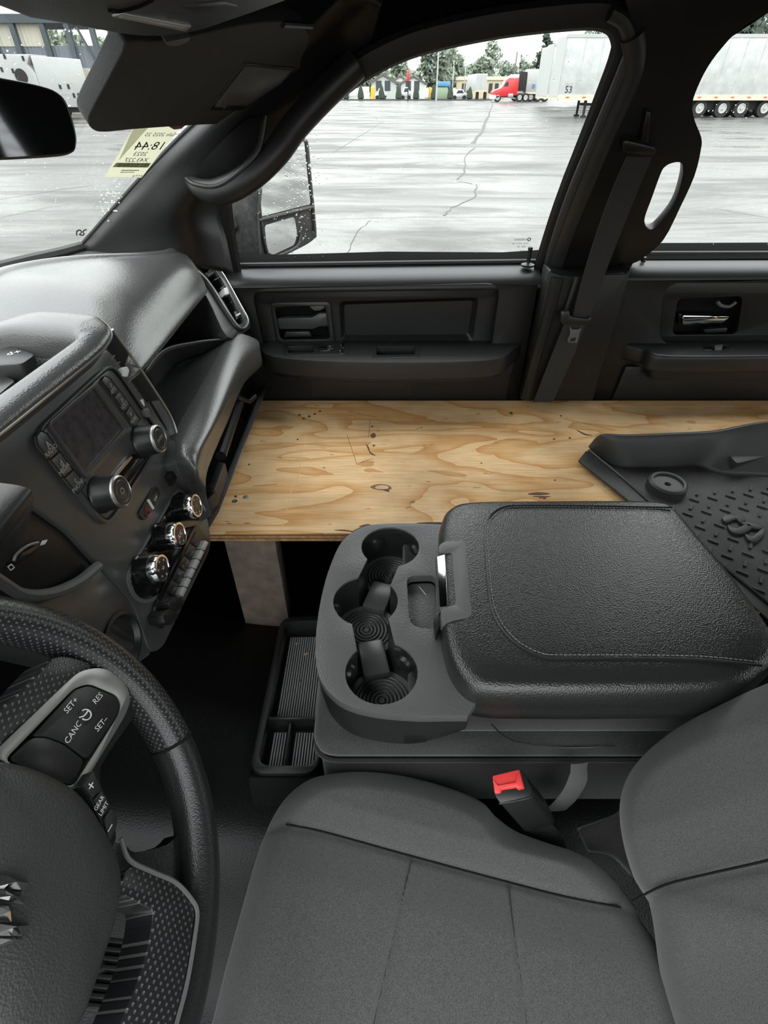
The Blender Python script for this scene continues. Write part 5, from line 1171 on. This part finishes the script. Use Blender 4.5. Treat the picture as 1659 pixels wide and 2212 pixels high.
# ================================================================ the yard outside
gnd = mk('ground', [(-400, -60, GZ), (400, -60, GZ), (400, 400, GZ), (-400, 400, GZ)], [[0, 1, 2, 3]], m_ground, smooth=0); tag(gnd, kind='structure')
m_crack = M('pavement_crack', .03, .6)
def crack(pts, w):
    P3 = [PG(u, v) + V((0, 0, .004)) for u, v in pts]; L_, R_ = [], []
    for i, p in enumerate(P3):
        a, b = P3[max(i - 1, 0)], P3[min(i + 1, len(P3) - 1)]; d = (b - a).normalized(); s = V((-d.y, d.x, 0))
        ww = w * (.6 + .8 * random.random()); L_.append(p + s * ww / 2); R_.append(p - s * ww / 2)
    gridmesh('crack', [[a, b] for a, b in zip(L_, R_)], m_crack, gnd, smooth=0)
def jag(pts, k=5, j=2.0):
    out = []
    for (a, b), (c, d) in zip(pts, pts[1:]):
        for i in range(k):
            t = i / k; out.append((a + (c - a) * t + random.uniform(-j, j), b + (d - b) * t + random.uniform(-j, j) * .4))
    return out + [pts[-1]]
random.seed(11)
crack(jag([(1064, 222), (1056, 250), (1040, 285), (1022, 310)], 4, 1.5), .16)
crack(jag([(1024, 318), (1004, 342), (1004, 372), (988, 388)], 4, 2.5), .05)
crack(jag([(988, 392), (1030, 398), (1026, 428), (980, 446), (958, 466)], 5, 3), .03)
crack(jag([(690, 474), (900, 469), (1240, 470)], 8, 1), .012); crack(jag([(1400, 482), (1659, 481)], 6, 1), .014)
crack(jag([(745, 565), (770, 500), (800, 476)], 5, 3), .010)
crack(jag([(760, 310), (1000, 316), (1300, 318)], 8, 1), .03)
for a, b, w in [((700, 245), (1020, 250), .05), ((720, 262), (1260, 262), .05), ((680, 290), (1030, 286), .03), ((1090, 222), (1170, 248), .1), ((720, 330), (830, 262), .03), ((1530, 340), (1659, 345), .03), ((1540, 450), (1659, 470), .015), ((0, 330), (170, 320), .04), ((0, 430), (200, 400), .02), ((0, 470), (150, 440), .012)]:
    crack(jag([a, b], 8, 1.5), w)

def zt(v, Y): return PY(800, v, Y).z                       # height seen at picture row v, at distance Y
def xt(u, v, Y): return PY(u, v, Y).x
def gy_(v): return PG(800, v).y
m_wht = M('white_trailer_panel', (.42, .43, .425), .5); m_wht2 = M('pale_grey_trailer_panel', (.46, .47, .465), .55, var=(2.0, .12, 4))
m_rail = M('cream_trailer_rail', (.58, .54, .42), .6); m_tyre = M('tyre_rubber', .02, .8); m_alu = M('wheel_disc', (.45, .45, .44), .4, metal=.6)
m_under = M('dark_undercarriage', .02, .8); m_truckred = M('red_cab_paint', (.60, .03, .035), .35, coat=.3); m_bluewin = M('dark_window', (.04, .05, .06), .15)
m_orange = M('red_marker', (.5, .12, .07), .6); m_cabwhite = M('white_cab_paint', (.7, .7, .69), .4)
def wheel(name, x, y, r, w, par):
    o = lathe(name, [(r * .55, 0), (r, .0), (r, w), (r * .55, w)], (x, y, GZ + r), (0, 1, 0), m_tyre, par, n=20)
    lathe('wheel_disc', [(r * .58, -.02), (r * .5, -.04), (r * .18, .05), (r * .16, -.06), (0, -.07)], (x, y, GZ + r), (0, 1, 0), m_alu, par, n=20)
def trailer(x0, x1, y, ztop, zbot, lab, logo=None, wheels=(), legs=(), seams=True, group='box trailers parked in the yard', w=2.5):
    t = empty('semi_trailer', ((x0 + x1) / 2, y + w / 2, GZ), lab, 'trailer', group)
    box('trailer_body', (x0, y, zbot), (x1, y + w, ztop), m_wht2, t, bevel=.05)
    box('bottom_rail', (x0 - .02, y - .04, zbot - .18), (x1 + .02, y + w + .04, zbot + .12), m_rail, t)
    box('top_rail', (x0 - .02, y - .03, ztop - .16), (x1 + .02, y + .1, ztop + .02), m_wht, t)
    if seams:
        k = int((x1 - x0) / 1.22)
        for i in range(k + 1):
            x = x0 + .1 + i * (x1 - x0 - .2) / k
            box('panel_seam', (x - .02, y - .015, zbot + .12), (x + .02, y, ztop - .16), m_wht2, t)
        for i in range(k):
            x = x0 + .7 + i * (x1 - x0 - .9) / k
            box('marker_strip', (x - .12, y - .05, zbot - .05), (x + .12, y - .04, zbot + .03), m_orange, t)
    for x in wheels:
        wheel('wheel', x, y + .12, .52, .6, t); wheel('wheel', x, y + w - .7, .52, .6, t)
    if wheels: box('axle_frame', (min(wheels) - .8, y + .5, GZ + .45), (max(wheels) + .8, y + w - .5, zbot - .15), m_under, t)
    for x in legs:
        box('landing_leg', (x - .07, y + .3, GZ + .12), (x + .07, y + .45, zbot), m_under, t); box('landing_leg', (x - .07, y + w - .45, GZ + .12), (x + .07, y + w - .3, zbot), m_under, t)
        box('leg_foot', (x - .18, y + .25, GZ), (x + .18, y + .5, GZ + .12), m_under, t); box('leg_foot', (x - .18, y + w - .5, GZ), (x + .18, y + w - .25, GZ + .12), m_under, t)
        box('leg_brace', (x - .03, y + .45, zbot - .5), (x + .5, y + w - .45, zbot - .35), m_under, t)
    return t
Yn = 48.0
xa = xt(1227, 73, Yn); xb = xa + 17.5
zb = zt(210, Yn)
tn_ = trailer(xa, xb, Yn, zt(74, Yn), zb, 'large pale grey box trailer marked 53 in the side windows', wheels=(xt(1512, 238, Yn), xt(1561, 238, Yn), xt(1602, 238, Yn), xt(1650, 245, Yn)), legs=(xt(1266, 235, Yn),))
text('trailer_number', '53', (xt(1228, 194, Yn), Yn - .03, zt(194, Yn)), (1, 0, 0), (0, 0, 1), .55, m_under, tn_)
text('trailer_lettering', 'DLT', (xt(1230, 183, Yn), Yn - .03, zt(184, Yn)), (1, 0, 0), (0, 0, 1), .3, m_grey_print, tn_)
box('front_face', (xa - .03, Yn, zb), (xa, Yn + 2.5, zt(77, Yn)), m_wht, tn_)
for i, (u0, u1, v, Y, lab) in enumerate([(1199, 1222, 94, 62, 'second pale trailer nose just behind the trailer marked 53'), (1184, 1203, 101, 74, 'third pale trailer nose between the trailer row and white cab')]):
    x0 = xt(u0, v, Y); tr_ = trailer(x0, x0 + 16, Y, zt(v, Y), zt(208, Y), lab, wheels=(x0 + 11, x0 + 12.3), seams=False)
    box('front_face', (x0 - .04, Y, zt(208, Y)), (x0, Y + 2.5, zt(v + 2, Y)), m_wht, tr_)
# white trailer with posters, behind the white cab
Y = 100.; x0, x1 = xt(1142, 150, Y), xt(1188, 150, Y)
tw = empty('semi_trailer', ((x0 + x1) / 2, Y, GZ), 'white box trailer with two small blue posters behind the white cab', 'trailer', 'box trailers parked in the yard')
box('trailer_body', (x0, Y, zt(200, Y)), (x1, Y + 2.5, zt(149, Y)), m_wht, tw, bevel=.1); box('bottom_rail', (x0, Y - .05, zt(203, Y)), (x1, Y + 2.5, zt(199, Y)), m_rail, tw)
box('nose_fairing', (x0 - 1.1, Y + .2, zt(197, Y)), (x0 - .1, Y + 2.3, zt(155, Y)), m_under, tw)
m_poster = M('blue_poster', (.1, .2, .38), .6)
for u in (1152, 1163): box('poster', (xt(u - 3, 186, Y), Y - .03, zt(191, Y)), (xt(u + 4, 186, Y), Y, zt(182, Y)), m_poster, tw)
for u in (1147, 1163, 1178): wheel('wheel', xt(u, 209, Y), Y + .1, .55, .6, tw)
# tractor units
def tractor(u0, u1, vtop, vbase, Y, paint, roof, lab):
    """u0 bumper, u1 back of the sleeper; faces left"""
    g = GZ; X = lambda u: xt(u, vbase, Y); t = empty('semi_truck', ((X(u0) + X(u1)) / 2, Y, g), lab, 'truck', 'tractor units parked in the yard')
    L = X(u1) - X(u0); Hh = zt(vtop, Y) - g
    prof = [(0, .14), (0, .36), (.05, .42), (.30, .50), (.36, .54), (.50, .78), (.62, .84), (.97, .86), (1, .84), (1, .24), (.86, .24), (.80, .20), (.30, .20), (.24, .14)]
    prism('cab', [V((X(u0) + a * L, Y, g + b * Hh)) for a, b in prof], (0, 2.3, 0), paint, t, bevel=.08)
    prism('roof_fairing', [V((X(u0) + a * L, Y + .15, g + b * Hh)) for a, b in [(.48, .78), (.62, .92), (.78, .99), (1, 1), (1, .86), (.62, .85)]], (0, 2.0, 0), roof, t, bevel=.06)
    prism('side_window', [V((X(u0) + a * L, Y - .02, g + b * Hh)) for a, b in [(.42, .56), (.50, .72), (.60, .72), (.60, .57)]], (0, .03, 0), m_bluewin, t)
    box('bumper', (X(u0) - .08, Y - .03, g + .3), (X(u0) + .5, Y + 2.33, g + .85), m_cabwhite, t, bevel=.06)
    box('fuel_tank', (X(u0) + .62 * L, Y - .02, g + .5), (X(u0) + .86 * L, Y + .5, g + 1.05), m_alu, t, bevel=.12)
    box('chassis', (X(u0) + .2 * L, Y + .5, g + .55), (X(u0) + 1.45 * L, Y + 1.8, g + .95), m_under, t)
    for f in (.22, 1.12, 1.36): wheel('wheel', X(u0) + f * L, Y + .02, .52, .4, t)
    return t
tractor(1063, 1116, 160, 214, 98., m_truckred, m_cabwhite, 'red semi truck with white roof fairing facing the hedges')
tractor(1104, 1142, 162, 212, 104., m_cabwhite, m_cabwhite, 'white semi truck directly behind the red cab')
# small trailer seen end-on
Y = 112.; x0, x1 = xt(1029, 165, Y), xt(1053, 165, Y)
te = empty('semi_trailer', ((x0 + x1) / 2, Y, GZ), 'white box trailer seen from its rear doors left of the red truck', 'trailer', 'box trailers parked in the yard')
box('trailer_body', (x0, Y, zt(196, Y)), (x1, Y + 12, zt(159, Y)), m_wht2, te, bevel=.06); box('door_frame', (x0, Y - .05, zt(197, Y)), (x1, Y + .05, zt(194.5, Y)), m_rail, te)
box('rear_door', (x0 + .1, Y - .03, zt(194, Y)), ((x0 + x1) / 2 - .02, Y, zt(161, Y)), m_wht, te); box('rear_door', ((x0 + x1) / 2 + .02, Y - .03, zt(194, Y)), (x1 - .1, Y, zt(161, Y)), m_wht, te)
for u in (1031, 1048): box('wheel', (xt(u - 2, 205, Y), Y + .3, GZ), (xt(u + 4, 205, Y), Y + 1.2, GZ + 1.1), m_tyre, te, bevel=.15)
# buildings
m_beige = M('beige_render', (.52, .44, .30), .8); m_grey_w = M('grey_siding', (.46, .48, .45), .8); m_roof = M('dark_shingle_roof', (.13, .12, .11), .9); m_white_w = M('white_siding', (.6, .61, .58), .8); m_yel = M('yellow_paint', (.75, .45, .03), .6)
Yb = 135.
bs = empty('low_shop', (xt(1040, 205, Yb), Yb, GZ), 'low beige flat-roofed shop building behind the small trailer', 'building', 'buildings beyond the yard')
box('wall', (xt(995, 200, Yb), Yb, GZ), (xt(1092, 200, Yb), Yb + 9, zt(170, Yb)), m_beige, bs); box('parapet', (xt(993, 200, Yb), Yb - .2, zt(173, Yb)), (xt(1093, 200, Yb), Yb + 9, zt(165, Yb)), m_rail, bs)
for u in (1001, 1012, 1059, 1072, 1085): box('shop_window', (xt(u - 4, 195, Yb), Yb - .06, zt(201, Yb)), (xt(u + 4, 195, Yb), Yb, zt(180, Yb)), m_bluewin, bs)
def house(u0, u1, vb, ve, vr, Y, wall, lab, ridge=None):
    h = empty('house', (xt((u0 + u1) / 2, vb, Y), Y, GZ), lab, 'house', 'buildings beyond the yard')
    x0, x1 = xt(u0, vb, Y), xt(u1, vb, Y); ze, zr = zt(ve, Y), zt(vr, Y); xm = (x0 + x1) / 2 if ridge is None else xt(ridge, vb, Y)
    prism('wall', [V((x0, Y, GZ)), V((x1, Y, GZ)), V((x1, Y, ze)), V((xm, Y, zr)), V((x0, Y, ze))], (0, 10, 0), wall, h)
    for a, b in ((V((x0 - .4, Y - .3, ze - .2)), V((xm, Y - .3, zr + .05))), (V((xm, Y - .3, zr + .05)), V((x1 + .4, Y - .3, ze - .2)))):
        prism('roof', [a, b, b + V((0, 0, .3)), a + V((0, 0, .3))], (0, 10.6, 0), m_roof, h)
    for f in (.3, .65): box('window', (x0 + (x1 - x0) * f - .5, Y - .05, GZ + 1.2), (x0 + (x1 - x0) * f + .5, Y, GZ + 2.6), m_bluewin, h)
    return h
house(802, 856, 200, 180, 163, 120., m_grey_w, 'grey house with a gable end beyond the hedges', ridge=827)
house(848, 880, 199, 177, 166, 142., m_white_w, 'white house roof behind the grey gable house')
house(866, 918, 199, 181, 167, 126., m_white_w, 'white house with long low gable near the red sign')
def simple(name, lab, cat, grp, parts, kind=None):
    pts = [V(a) for a, b, m, n in parts] + [V(b) for a, b, m, n in parts]
    root = empty(name, (sum(p.x for p in pts) / len(pts), min(p.y for p in pts), min(p.z for p in pts)), lab, cat, grp)
    for a, b, m, n in parts: box(n, a, b, m, root, bevel=min(abs(b[0] - a[0]), abs(b[2] - a[2])) * .15)
    return root
Y = 105.
simple('sign_post', 'tall red sign post between the white houses', 'sign', None, [((xt(879, 170, Y), Y, zt(176, Y)), (xt(884.5, 170, Y), Y + .3, zt(152, Y)), m_truckred, 'sign_panel'), ((xt(881, 180, Y), Y + .05, GZ), (xt(883, 180, Y), Y + .25, zt(176, Y)), m_under, 'post')])
def bollard(u, v, vt, w, Y, lab, cat='bollard'):
    x = xt(u, v, Y); r = w / 2
    t = empty('bollard', (x, Y, GZ), lab, cat, 'yellow bollards')
    lathe('post', [(r, 0), (r, .6 * (zt(vt, Y) - GZ)), (r, .94 * (zt(vt, Y) - GZ)), (r * .6, zt(vt, Y) - GZ), (0, zt(vt, Y) - GZ + .02)], (x, Y, GZ), (0, 0, 1), m_yel, t, n=14)
    lathe('base_plate', [(r * 1.5, 0), (r * 1.5, .05), (r, .06)], (x, Y, GZ), (0, 0, 1), m_under, t, n=14)
bollard(929, 212, 189, .62, PG(929, 212).y * .98, 'yellow bollard standing alone on the wet pavement'); bollard(805, 199, 187, .7, 118., 'yellow bollard at the corner of the grey house')
m_hedge = M('dark_conifer', (.03, .045, .03), .9)
def leafball(parts, c, rx, rz, n, s):
    for _ in range(n):
        a = random.uniform(0, 2 * math.pi); z = random.uniform(-1, 1); r = math.sqrt(1 - z * z); k = random.uniform(.55, 1)
        p = V(c) + V((math.cos(a) * r * rx * k, math.sin(a) * r * rx * k, z * rz * k))
        d1_ = V((random.gauss(0, 1), random.gauss(0, 1), random.gauss(0, 1))).normalized(); d2_ = d1_.orthogonal().normalized(); ss = s * random.uniform(.6, 1.3)
        parts.append(([p - d1_ * ss, p + d2_ * ss * .6, p + d1_ * ss, p - d2_ * ss * .6], [[0, 1, 2, 3]]))
for i, u in enumerate((747, 779, 824, 861, 899, 937, 1015, 973)):
    Y = 112.; x = xt(u, 200, Y); zt_ = zt(181 if u < 1000 else 187, Y) - GZ
    o = lathe('conifer_shrub', [(.15, 0), (.55, .3), (.5, zt_ * .4), (.3, zt_ * .75), (.05, zt_)], (x, Y, GZ), (0, 0, 1), m_hedge, None, n=9)
    tag(o, ['small pointed conifer by the front pillar edge of the window', 'small pointed conifer left of the grey gable house', 'small pointed conifer in front of the grey gable house', 'small pointed conifer between the grey house and the red sign', 'small pointed conifer just past the red sign', 'small pointed conifer beside the lone yellow bollard', 'small pointed conifer in front of the beige shop', 'small pointed conifer right of the blue-topped storage box'][i], 'shrub', 'clipped conifers along the yard edge')
o = box('white_fence', (xt(775, 195, 119.), 119., GZ), (xt(798, 195, 119.), 119.1, zt(187, 119.)), m_white_w); tag(o, 'short white fence panel left of the grey house', 'fence')
o = box('kerb', (xt(690, 204, 110.), 110., GZ), (xt(1065, 204, 110.), 110.4, GZ + .18), M('dark_kerb', .06, .9)); tag(o, kind='structure')
m_bluetarp = M('blue_tarp', (.10, .25, .45), .6); m_green = M('green_box', (.25, .33, .22), .7)
Y = 116.
simple('storage_shed', 'blue-topped storage box beside the light pole', 'shed', None, [((xt(946, 200, Y), Y, GZ), (xt(968, 200, Y), Y + 3, zt(187, Y)), m_green, 'shed_body'), ((xt(945, 200, Y), Y - .1, zt(187, Y)), (xt(972, 200, Y), Y + 3.1, zt(176, Y)), m_bluetarp, 'shed_roof')])
m_silcar = M('pale_car_paint', (.5, .52, .52), .3, metal=.3)
def car(u0, u1, vb, vt, Y, lab):
    x0, x1 = xt(u0, vb, Y), xt(u1, vb, Y); h = zt(vt, Y) - GZ; L = x1 - x0; c = empty('parked_car', ((x0 + x1) / 2, Y, GZ), lab, 'car', 'cars parked beyond the yard')
    prism('car_body', [V((x0 + a * L, Y, GZ + b * h)) for a, b in [(0, .2), (0, .5), (.18, .6), (.34, .98), (.68, 1), (.84, .65), (1, .58), (1, .2)]], (0, 1.7, 0), m_silcar, c, bevel=.1)
    prism('side_window', [V((x0 + a * L, Y - .02, GZ + b * h)) for a, b in [(.28, .62), (.38, .9), (.66, .92), (.76, .64)]], (0, .03, 0), m_bluewin, c)
    for f in (.2, .8): lathe('wheel', [(.32, 0), (.32, .2)], (x0 + f * L, Y - .03, GZ + .32), (0, 1, 0), m_tyre, c, n=14)
car(976, 1010, 204, 193, 114., 'pale car parked in front of the beige shop'); car(810, 836, 201, 190, 113.5, 'pale car parked in front of the grey house'); car(866, 888, 201, 188, 113., 'pale car parked below the red sign')
def pole(u, vt, vb, Y, r, lab, lean=0, name='light_pole'):
    p0 = V((xt(u, (vt + vb) / 2, Y), Y, GZ)); p1 = V((xt(u + lean, vt, Y), Y, zt(vt, Y)))
    p1.x = p0.x
    o = tube(name, [p0, p1], [r, r * .7], M('pole_grey', (.4, .41, .4), .6) if name == 'light_pole' else m_lumber, None, n=8); tag(o, lab, 'pole', 'poles beyond the yard')
pole(945, 112, 200, 108., .14, 'tall pale light pole in front of the big tree'); pole(979, 130, 200, 118., .10, 'thin pale pole left of the beige shop'); pole(1004, 138, 204, 125., .10, 'thin pale pole above the beige shop'); pole(1112, 112, 200, 140., .16, 'dark wooden utility pole above the red truck', name='utility_pole')
for z, wl in ((118, 'upper'), (128, 'lower')):
    o = tube('power_line', [V((xt(900, z, 140.), 140., zt(z - 1, 140.))), V((xt(1000, z, 140.), 140., zt(z + 1, 140.))), V((xt(1112, z, 140.), 140., zt(z, 140.))), V((xt(1260, z, 140.), 140., zt(z + 8, 140.)))], .03, m_under, None, n=5); tag(o, wl + ' thin power line strung from the wooden utility pole', 'wire', 'power lines')
# trees
m_leaf = M('tree_leaves', (.17, .21, .16), .8, var=(.6, .35, 3)); m_leaf2 = M('pale_tree_leaves', (.19, .23, .17), .8, var=(.6, .3, 3)); m_trunk = M('tree_bark', (.09, .07, .055), .9)
def tree(u, vb, vt, wpx, Y, lab, n=700, s=.55, mat=None, blobs=9, low=.2):
    vt -= (205 - vt) * .10 if vt > 60 else 0; n = int(n * 1.6); s *= .75
    x = xt(u, vb * .4 + vt * .6, Y); Ht = zt(vt, Y) - GZ; R = wpx / 2 / FPX * ray(u, vt).length * Y / ray(u, vt).y * .95
    t = empty('tree', (x, Y, GZ), lab, 'tree', 'trees beyond the yard'); parts = []
    lathe('trunk', [(Ht * .02, 0), (Ht * .014, Ht * .4), (Ht * .006, Ht * .85)], (x, Y, GZ), (0, 0, 1), m_trunk, t, n=8)
    for i in range(blobs):
        f = (i + .5) / blobs; zz = GZ + Ht * (low + (1 - low) * f * .9); rr = R * (1.05 - .75 * abs(f - .4)) * random.uniform(.5, .75)
        leafball(parts, (x + random.uniform(-.5, .5) * R * (1.1 - f * .6), Y + random.uniform(-.3, .3) * R, zz), rr, Ht * .16, n // blobs, s)
    multi('crown', parts, mat or m_leaf, t, smooth=0)
random.seed(5)
T = [(935, 205, 84, 80, 150., 'tall leafy tree rising above the light pole', 1100, .8), (1064, 205, 90, 44, 175., 'tall thin tree above the red truck cab', 500, .6), (800, 204, 134, 90, 185., 'broad green tree behind the grey gable house', 900, .8), (730, 204, 150, 70, 160., 'green tree at the edge of the front pillar', 600, .8), (870, 204, 138, 60, 172., 'mid green tree behind the red sign', 700, .8), (990, 204, 126, 70, 195., 'green tree left of the beige shop', 800, .8), (1040, 204, 132, 70, 158., 'green tree behind the small end-on trailer', 800, .8), (1095, 204, 140, 60, 200., 'green tree behind the red truck roof', 600, .7), (1140, 204, 142, 50, 160., 'low green tree behind the white cab', 500, .7), (1128, 204, 128, 18, 150., 'small thin tree by the utility pole', 150, .5), (960, 204, 105, 60, 165., 'large green tree behind the blue shed', 900, .9)]
for u, vb, vt, w, Y, lab, n, s in T: tree(u, vb, vt, w, Y, lab, n, s, m_leaf if u % 2 else m_leaf2)
# pointed conifer beside the trailers
x = xt(1180, 105, 150.); Ht = zt(72, 150.) - GZ
t = empty('conifer_tree', (x, 150., GZ), 'tall dark conifer rising behind the trailer noses', 'tree', 'trees beyond the yard'); parts = []
lathe('trunk', [(.3, 0), (.12, Ht * .98)], (x, 150., GZ), (0, 0, 1), m_trunk, t, n=7)
for i in range(14): leafball(parts, (x + random.uniform(-.5, .5), 150., GZ + Ht * (.3 + .7 * i / 14)), (1 - i / 15) * 3.2 + .3, Ht * .03, 40, .5)
multi('crown', parts, m_hedge, t, smooth=0)
random.seed(9)
tree(1285, 200, 62, 60, 90., 'treetop showing over the trailer marked 53', 300, .5, m_leaf)
tree(1600, 215, 22, 170, 70., 'dark tree behind the trailer in the rear window', 1500, .7, m_hedge, 9); tree(1720, 215, 15, 160, 92., 'dark tree at the back of the rear window', 1300, .7, m_hedge, 9)

# ---------------------------------------------------------------- seen through the windshield
Yw = 46.
bt_ = empty('box_truck', (xt(80, 235, Yw), Yw, GZ), 'white box truck parked beyond the windshield', 'truck')
prism('cargo_box', [V((xt(64, 118, Yw), Yw, zt(232, Yw))), V((xt(170, 232, Yw) + .0, Yw, zt(232, Yw))), V((xt(170, 232, Yw), Yw, zt(125, Yw))), V((xt(64, 118, Yw), Yw, zt(120, Yw)))], (0, 2.4, 0), m_wht, bt_, bevel=.05)
xq = xt(64, 118, Yw)
prism('cab', [V((xq - 9, Yw, zt(235, Yw))), V((xq + .0, Yw, zt(235, Yw))), V((xq + .0, Yw, zt(160, Yw))), V((xq - .4, Yw, zt(140, Yw))), V((xq + .0, Yw, zt(117, Yw))), V((xq - 9, Yw, zt(116, Yw)))], (0, 2.4, 0), m_wht, bt_, bevel=.08)
lathe('fuel_cap', [(.42, 0), (.40, -.05), (.22, -.06), (0, -.06)], (xt(46, 165, Yw), Yw, zt(165, Yw)), (0, 1, 0), m_under, bt_, n=20)
for u, v in ((130, 187), (160, 206), (170, 206), (148, 187), (10, 122), (50, 126), (4, 150), (28, 153)): box('hinge', (xt(u, v, Yw) - .07, Yw - .04, zt(v, Yw) - .12), (xt(u, v, Yw) + .07, Yw, zt(v, Yw) + .12), m_under, bt_)
for v0, v1 in ((180, 180.6), (204, 204.6)): box('panel_line', (xt(125, v0, Yw), Yw - .01, zt(v1, Yw)), (xt(168, v0, Yw), Yw, zt(v0, Yw)), m_grey_print, bt_)
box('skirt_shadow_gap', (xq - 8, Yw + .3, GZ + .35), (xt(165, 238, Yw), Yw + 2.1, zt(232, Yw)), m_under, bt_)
for f in (.15, .55): wheel('wheel', xq + f * 6, Yw + .1, .5, .5, bt_)
bollard(184, 244, 197, .26, PG(184, 244).y, 'yellow bollard beside the white box truck')
Yc = 56.
m_corr = M('beige_corrugated_sheet', (.50, .47, .40), .7); m_corr2 = M('slate_corrugated_sheet', (.16, .18, .21), .7); m_steel = M('dark_steel_column', (.05, .065, .075), .6); m_conc = M('stained_concrete', (.33, .30, .25), .9, var=(1.2, .3, 5))
cn = empty('loading_canopy', (xt(60, 240, Yc), Yc, GZ), 'steel framed loading shed with corrugated sheets behind the box truck', 'shed')
xc0, xc1 = xt(-60, 100, Yc), xt(250, 110, Yc)
for u in (-10, 40, 104, 156, 208, 246): box('column', (xt(u, 100, Yc) - .2, Yc - .15, GZ), (xt(u, 100, Yc) + .2, Yc + .15, zt(40, Yc)), m_steel, cn)
box('roof_beam', (xc0, Yc - .2, zt(50, Yc)), (xc1 + 2, Yc + 6, zt(30, Yc)), m_steel, cn)
def corr(x0, x1, z0, z1, y, mat, name):
    vs_, n = [], int((x1 - x0) / .3)
    rows = [[V((x0 + (x1 - x0) * i / (n * 2), y + (.06 if i % 2 else 0), z)) for i in range(n * 2 + 1)] for z in (z0, z1)]
    gridmesh(name, rows, mat, cn, smooth=0)
corr(xc0, xt(101, 90, Yc), zt(100, Yc), zt(45, Yc), Yc + .2, m_corr, 'upper_sheet')
corr(xc0, xt(212, 120, Yc), zt(146, Yc), zt(98, Yc), Yc + .25, m_corr2, 'lower_sheet')
tube('brace', [V((xt(165, 60, Yc), Yc, zt(58, Yc))), V((xt(212, 140, Yc), Yc, zt(142, Yc)))], .1, m_steel, cn, n=6)
o = box('retaining_wall', (xt(-40, 190, Yc), Yc - .4, GZ), (xt(290, 190, Yc), Yc + .0, zt(147, Yc)), m_conc); tag(o, 'stained concrete retaining wall under the loading shed', 'wall')
o = box('retaining_ledge', (xt(215, 150, Yc), Yc - .75, zt(152, Yc)), (xt(300, 150, Yc), Yc - .42, zt(143, Yc)), m_wht2); tag(o, 'pale ledge on top of the concrete wall beside the visor', 'ledge')
random.seed(21)
for u, vt, w, Y, lab in ((135, 78, 60, 75., 'green tree between the first open shed bays'), (185, 92, 50, 72., 'green tree behind the shed brace'), (225, 96, 50, 70., 'green tree at the open end of the shed'), (160, 70, 44, 80., 'taller green tree showing through the shed frame')):
    tree(u, 240, vt, w, Y, lab, 500, .4, m_leaf2)
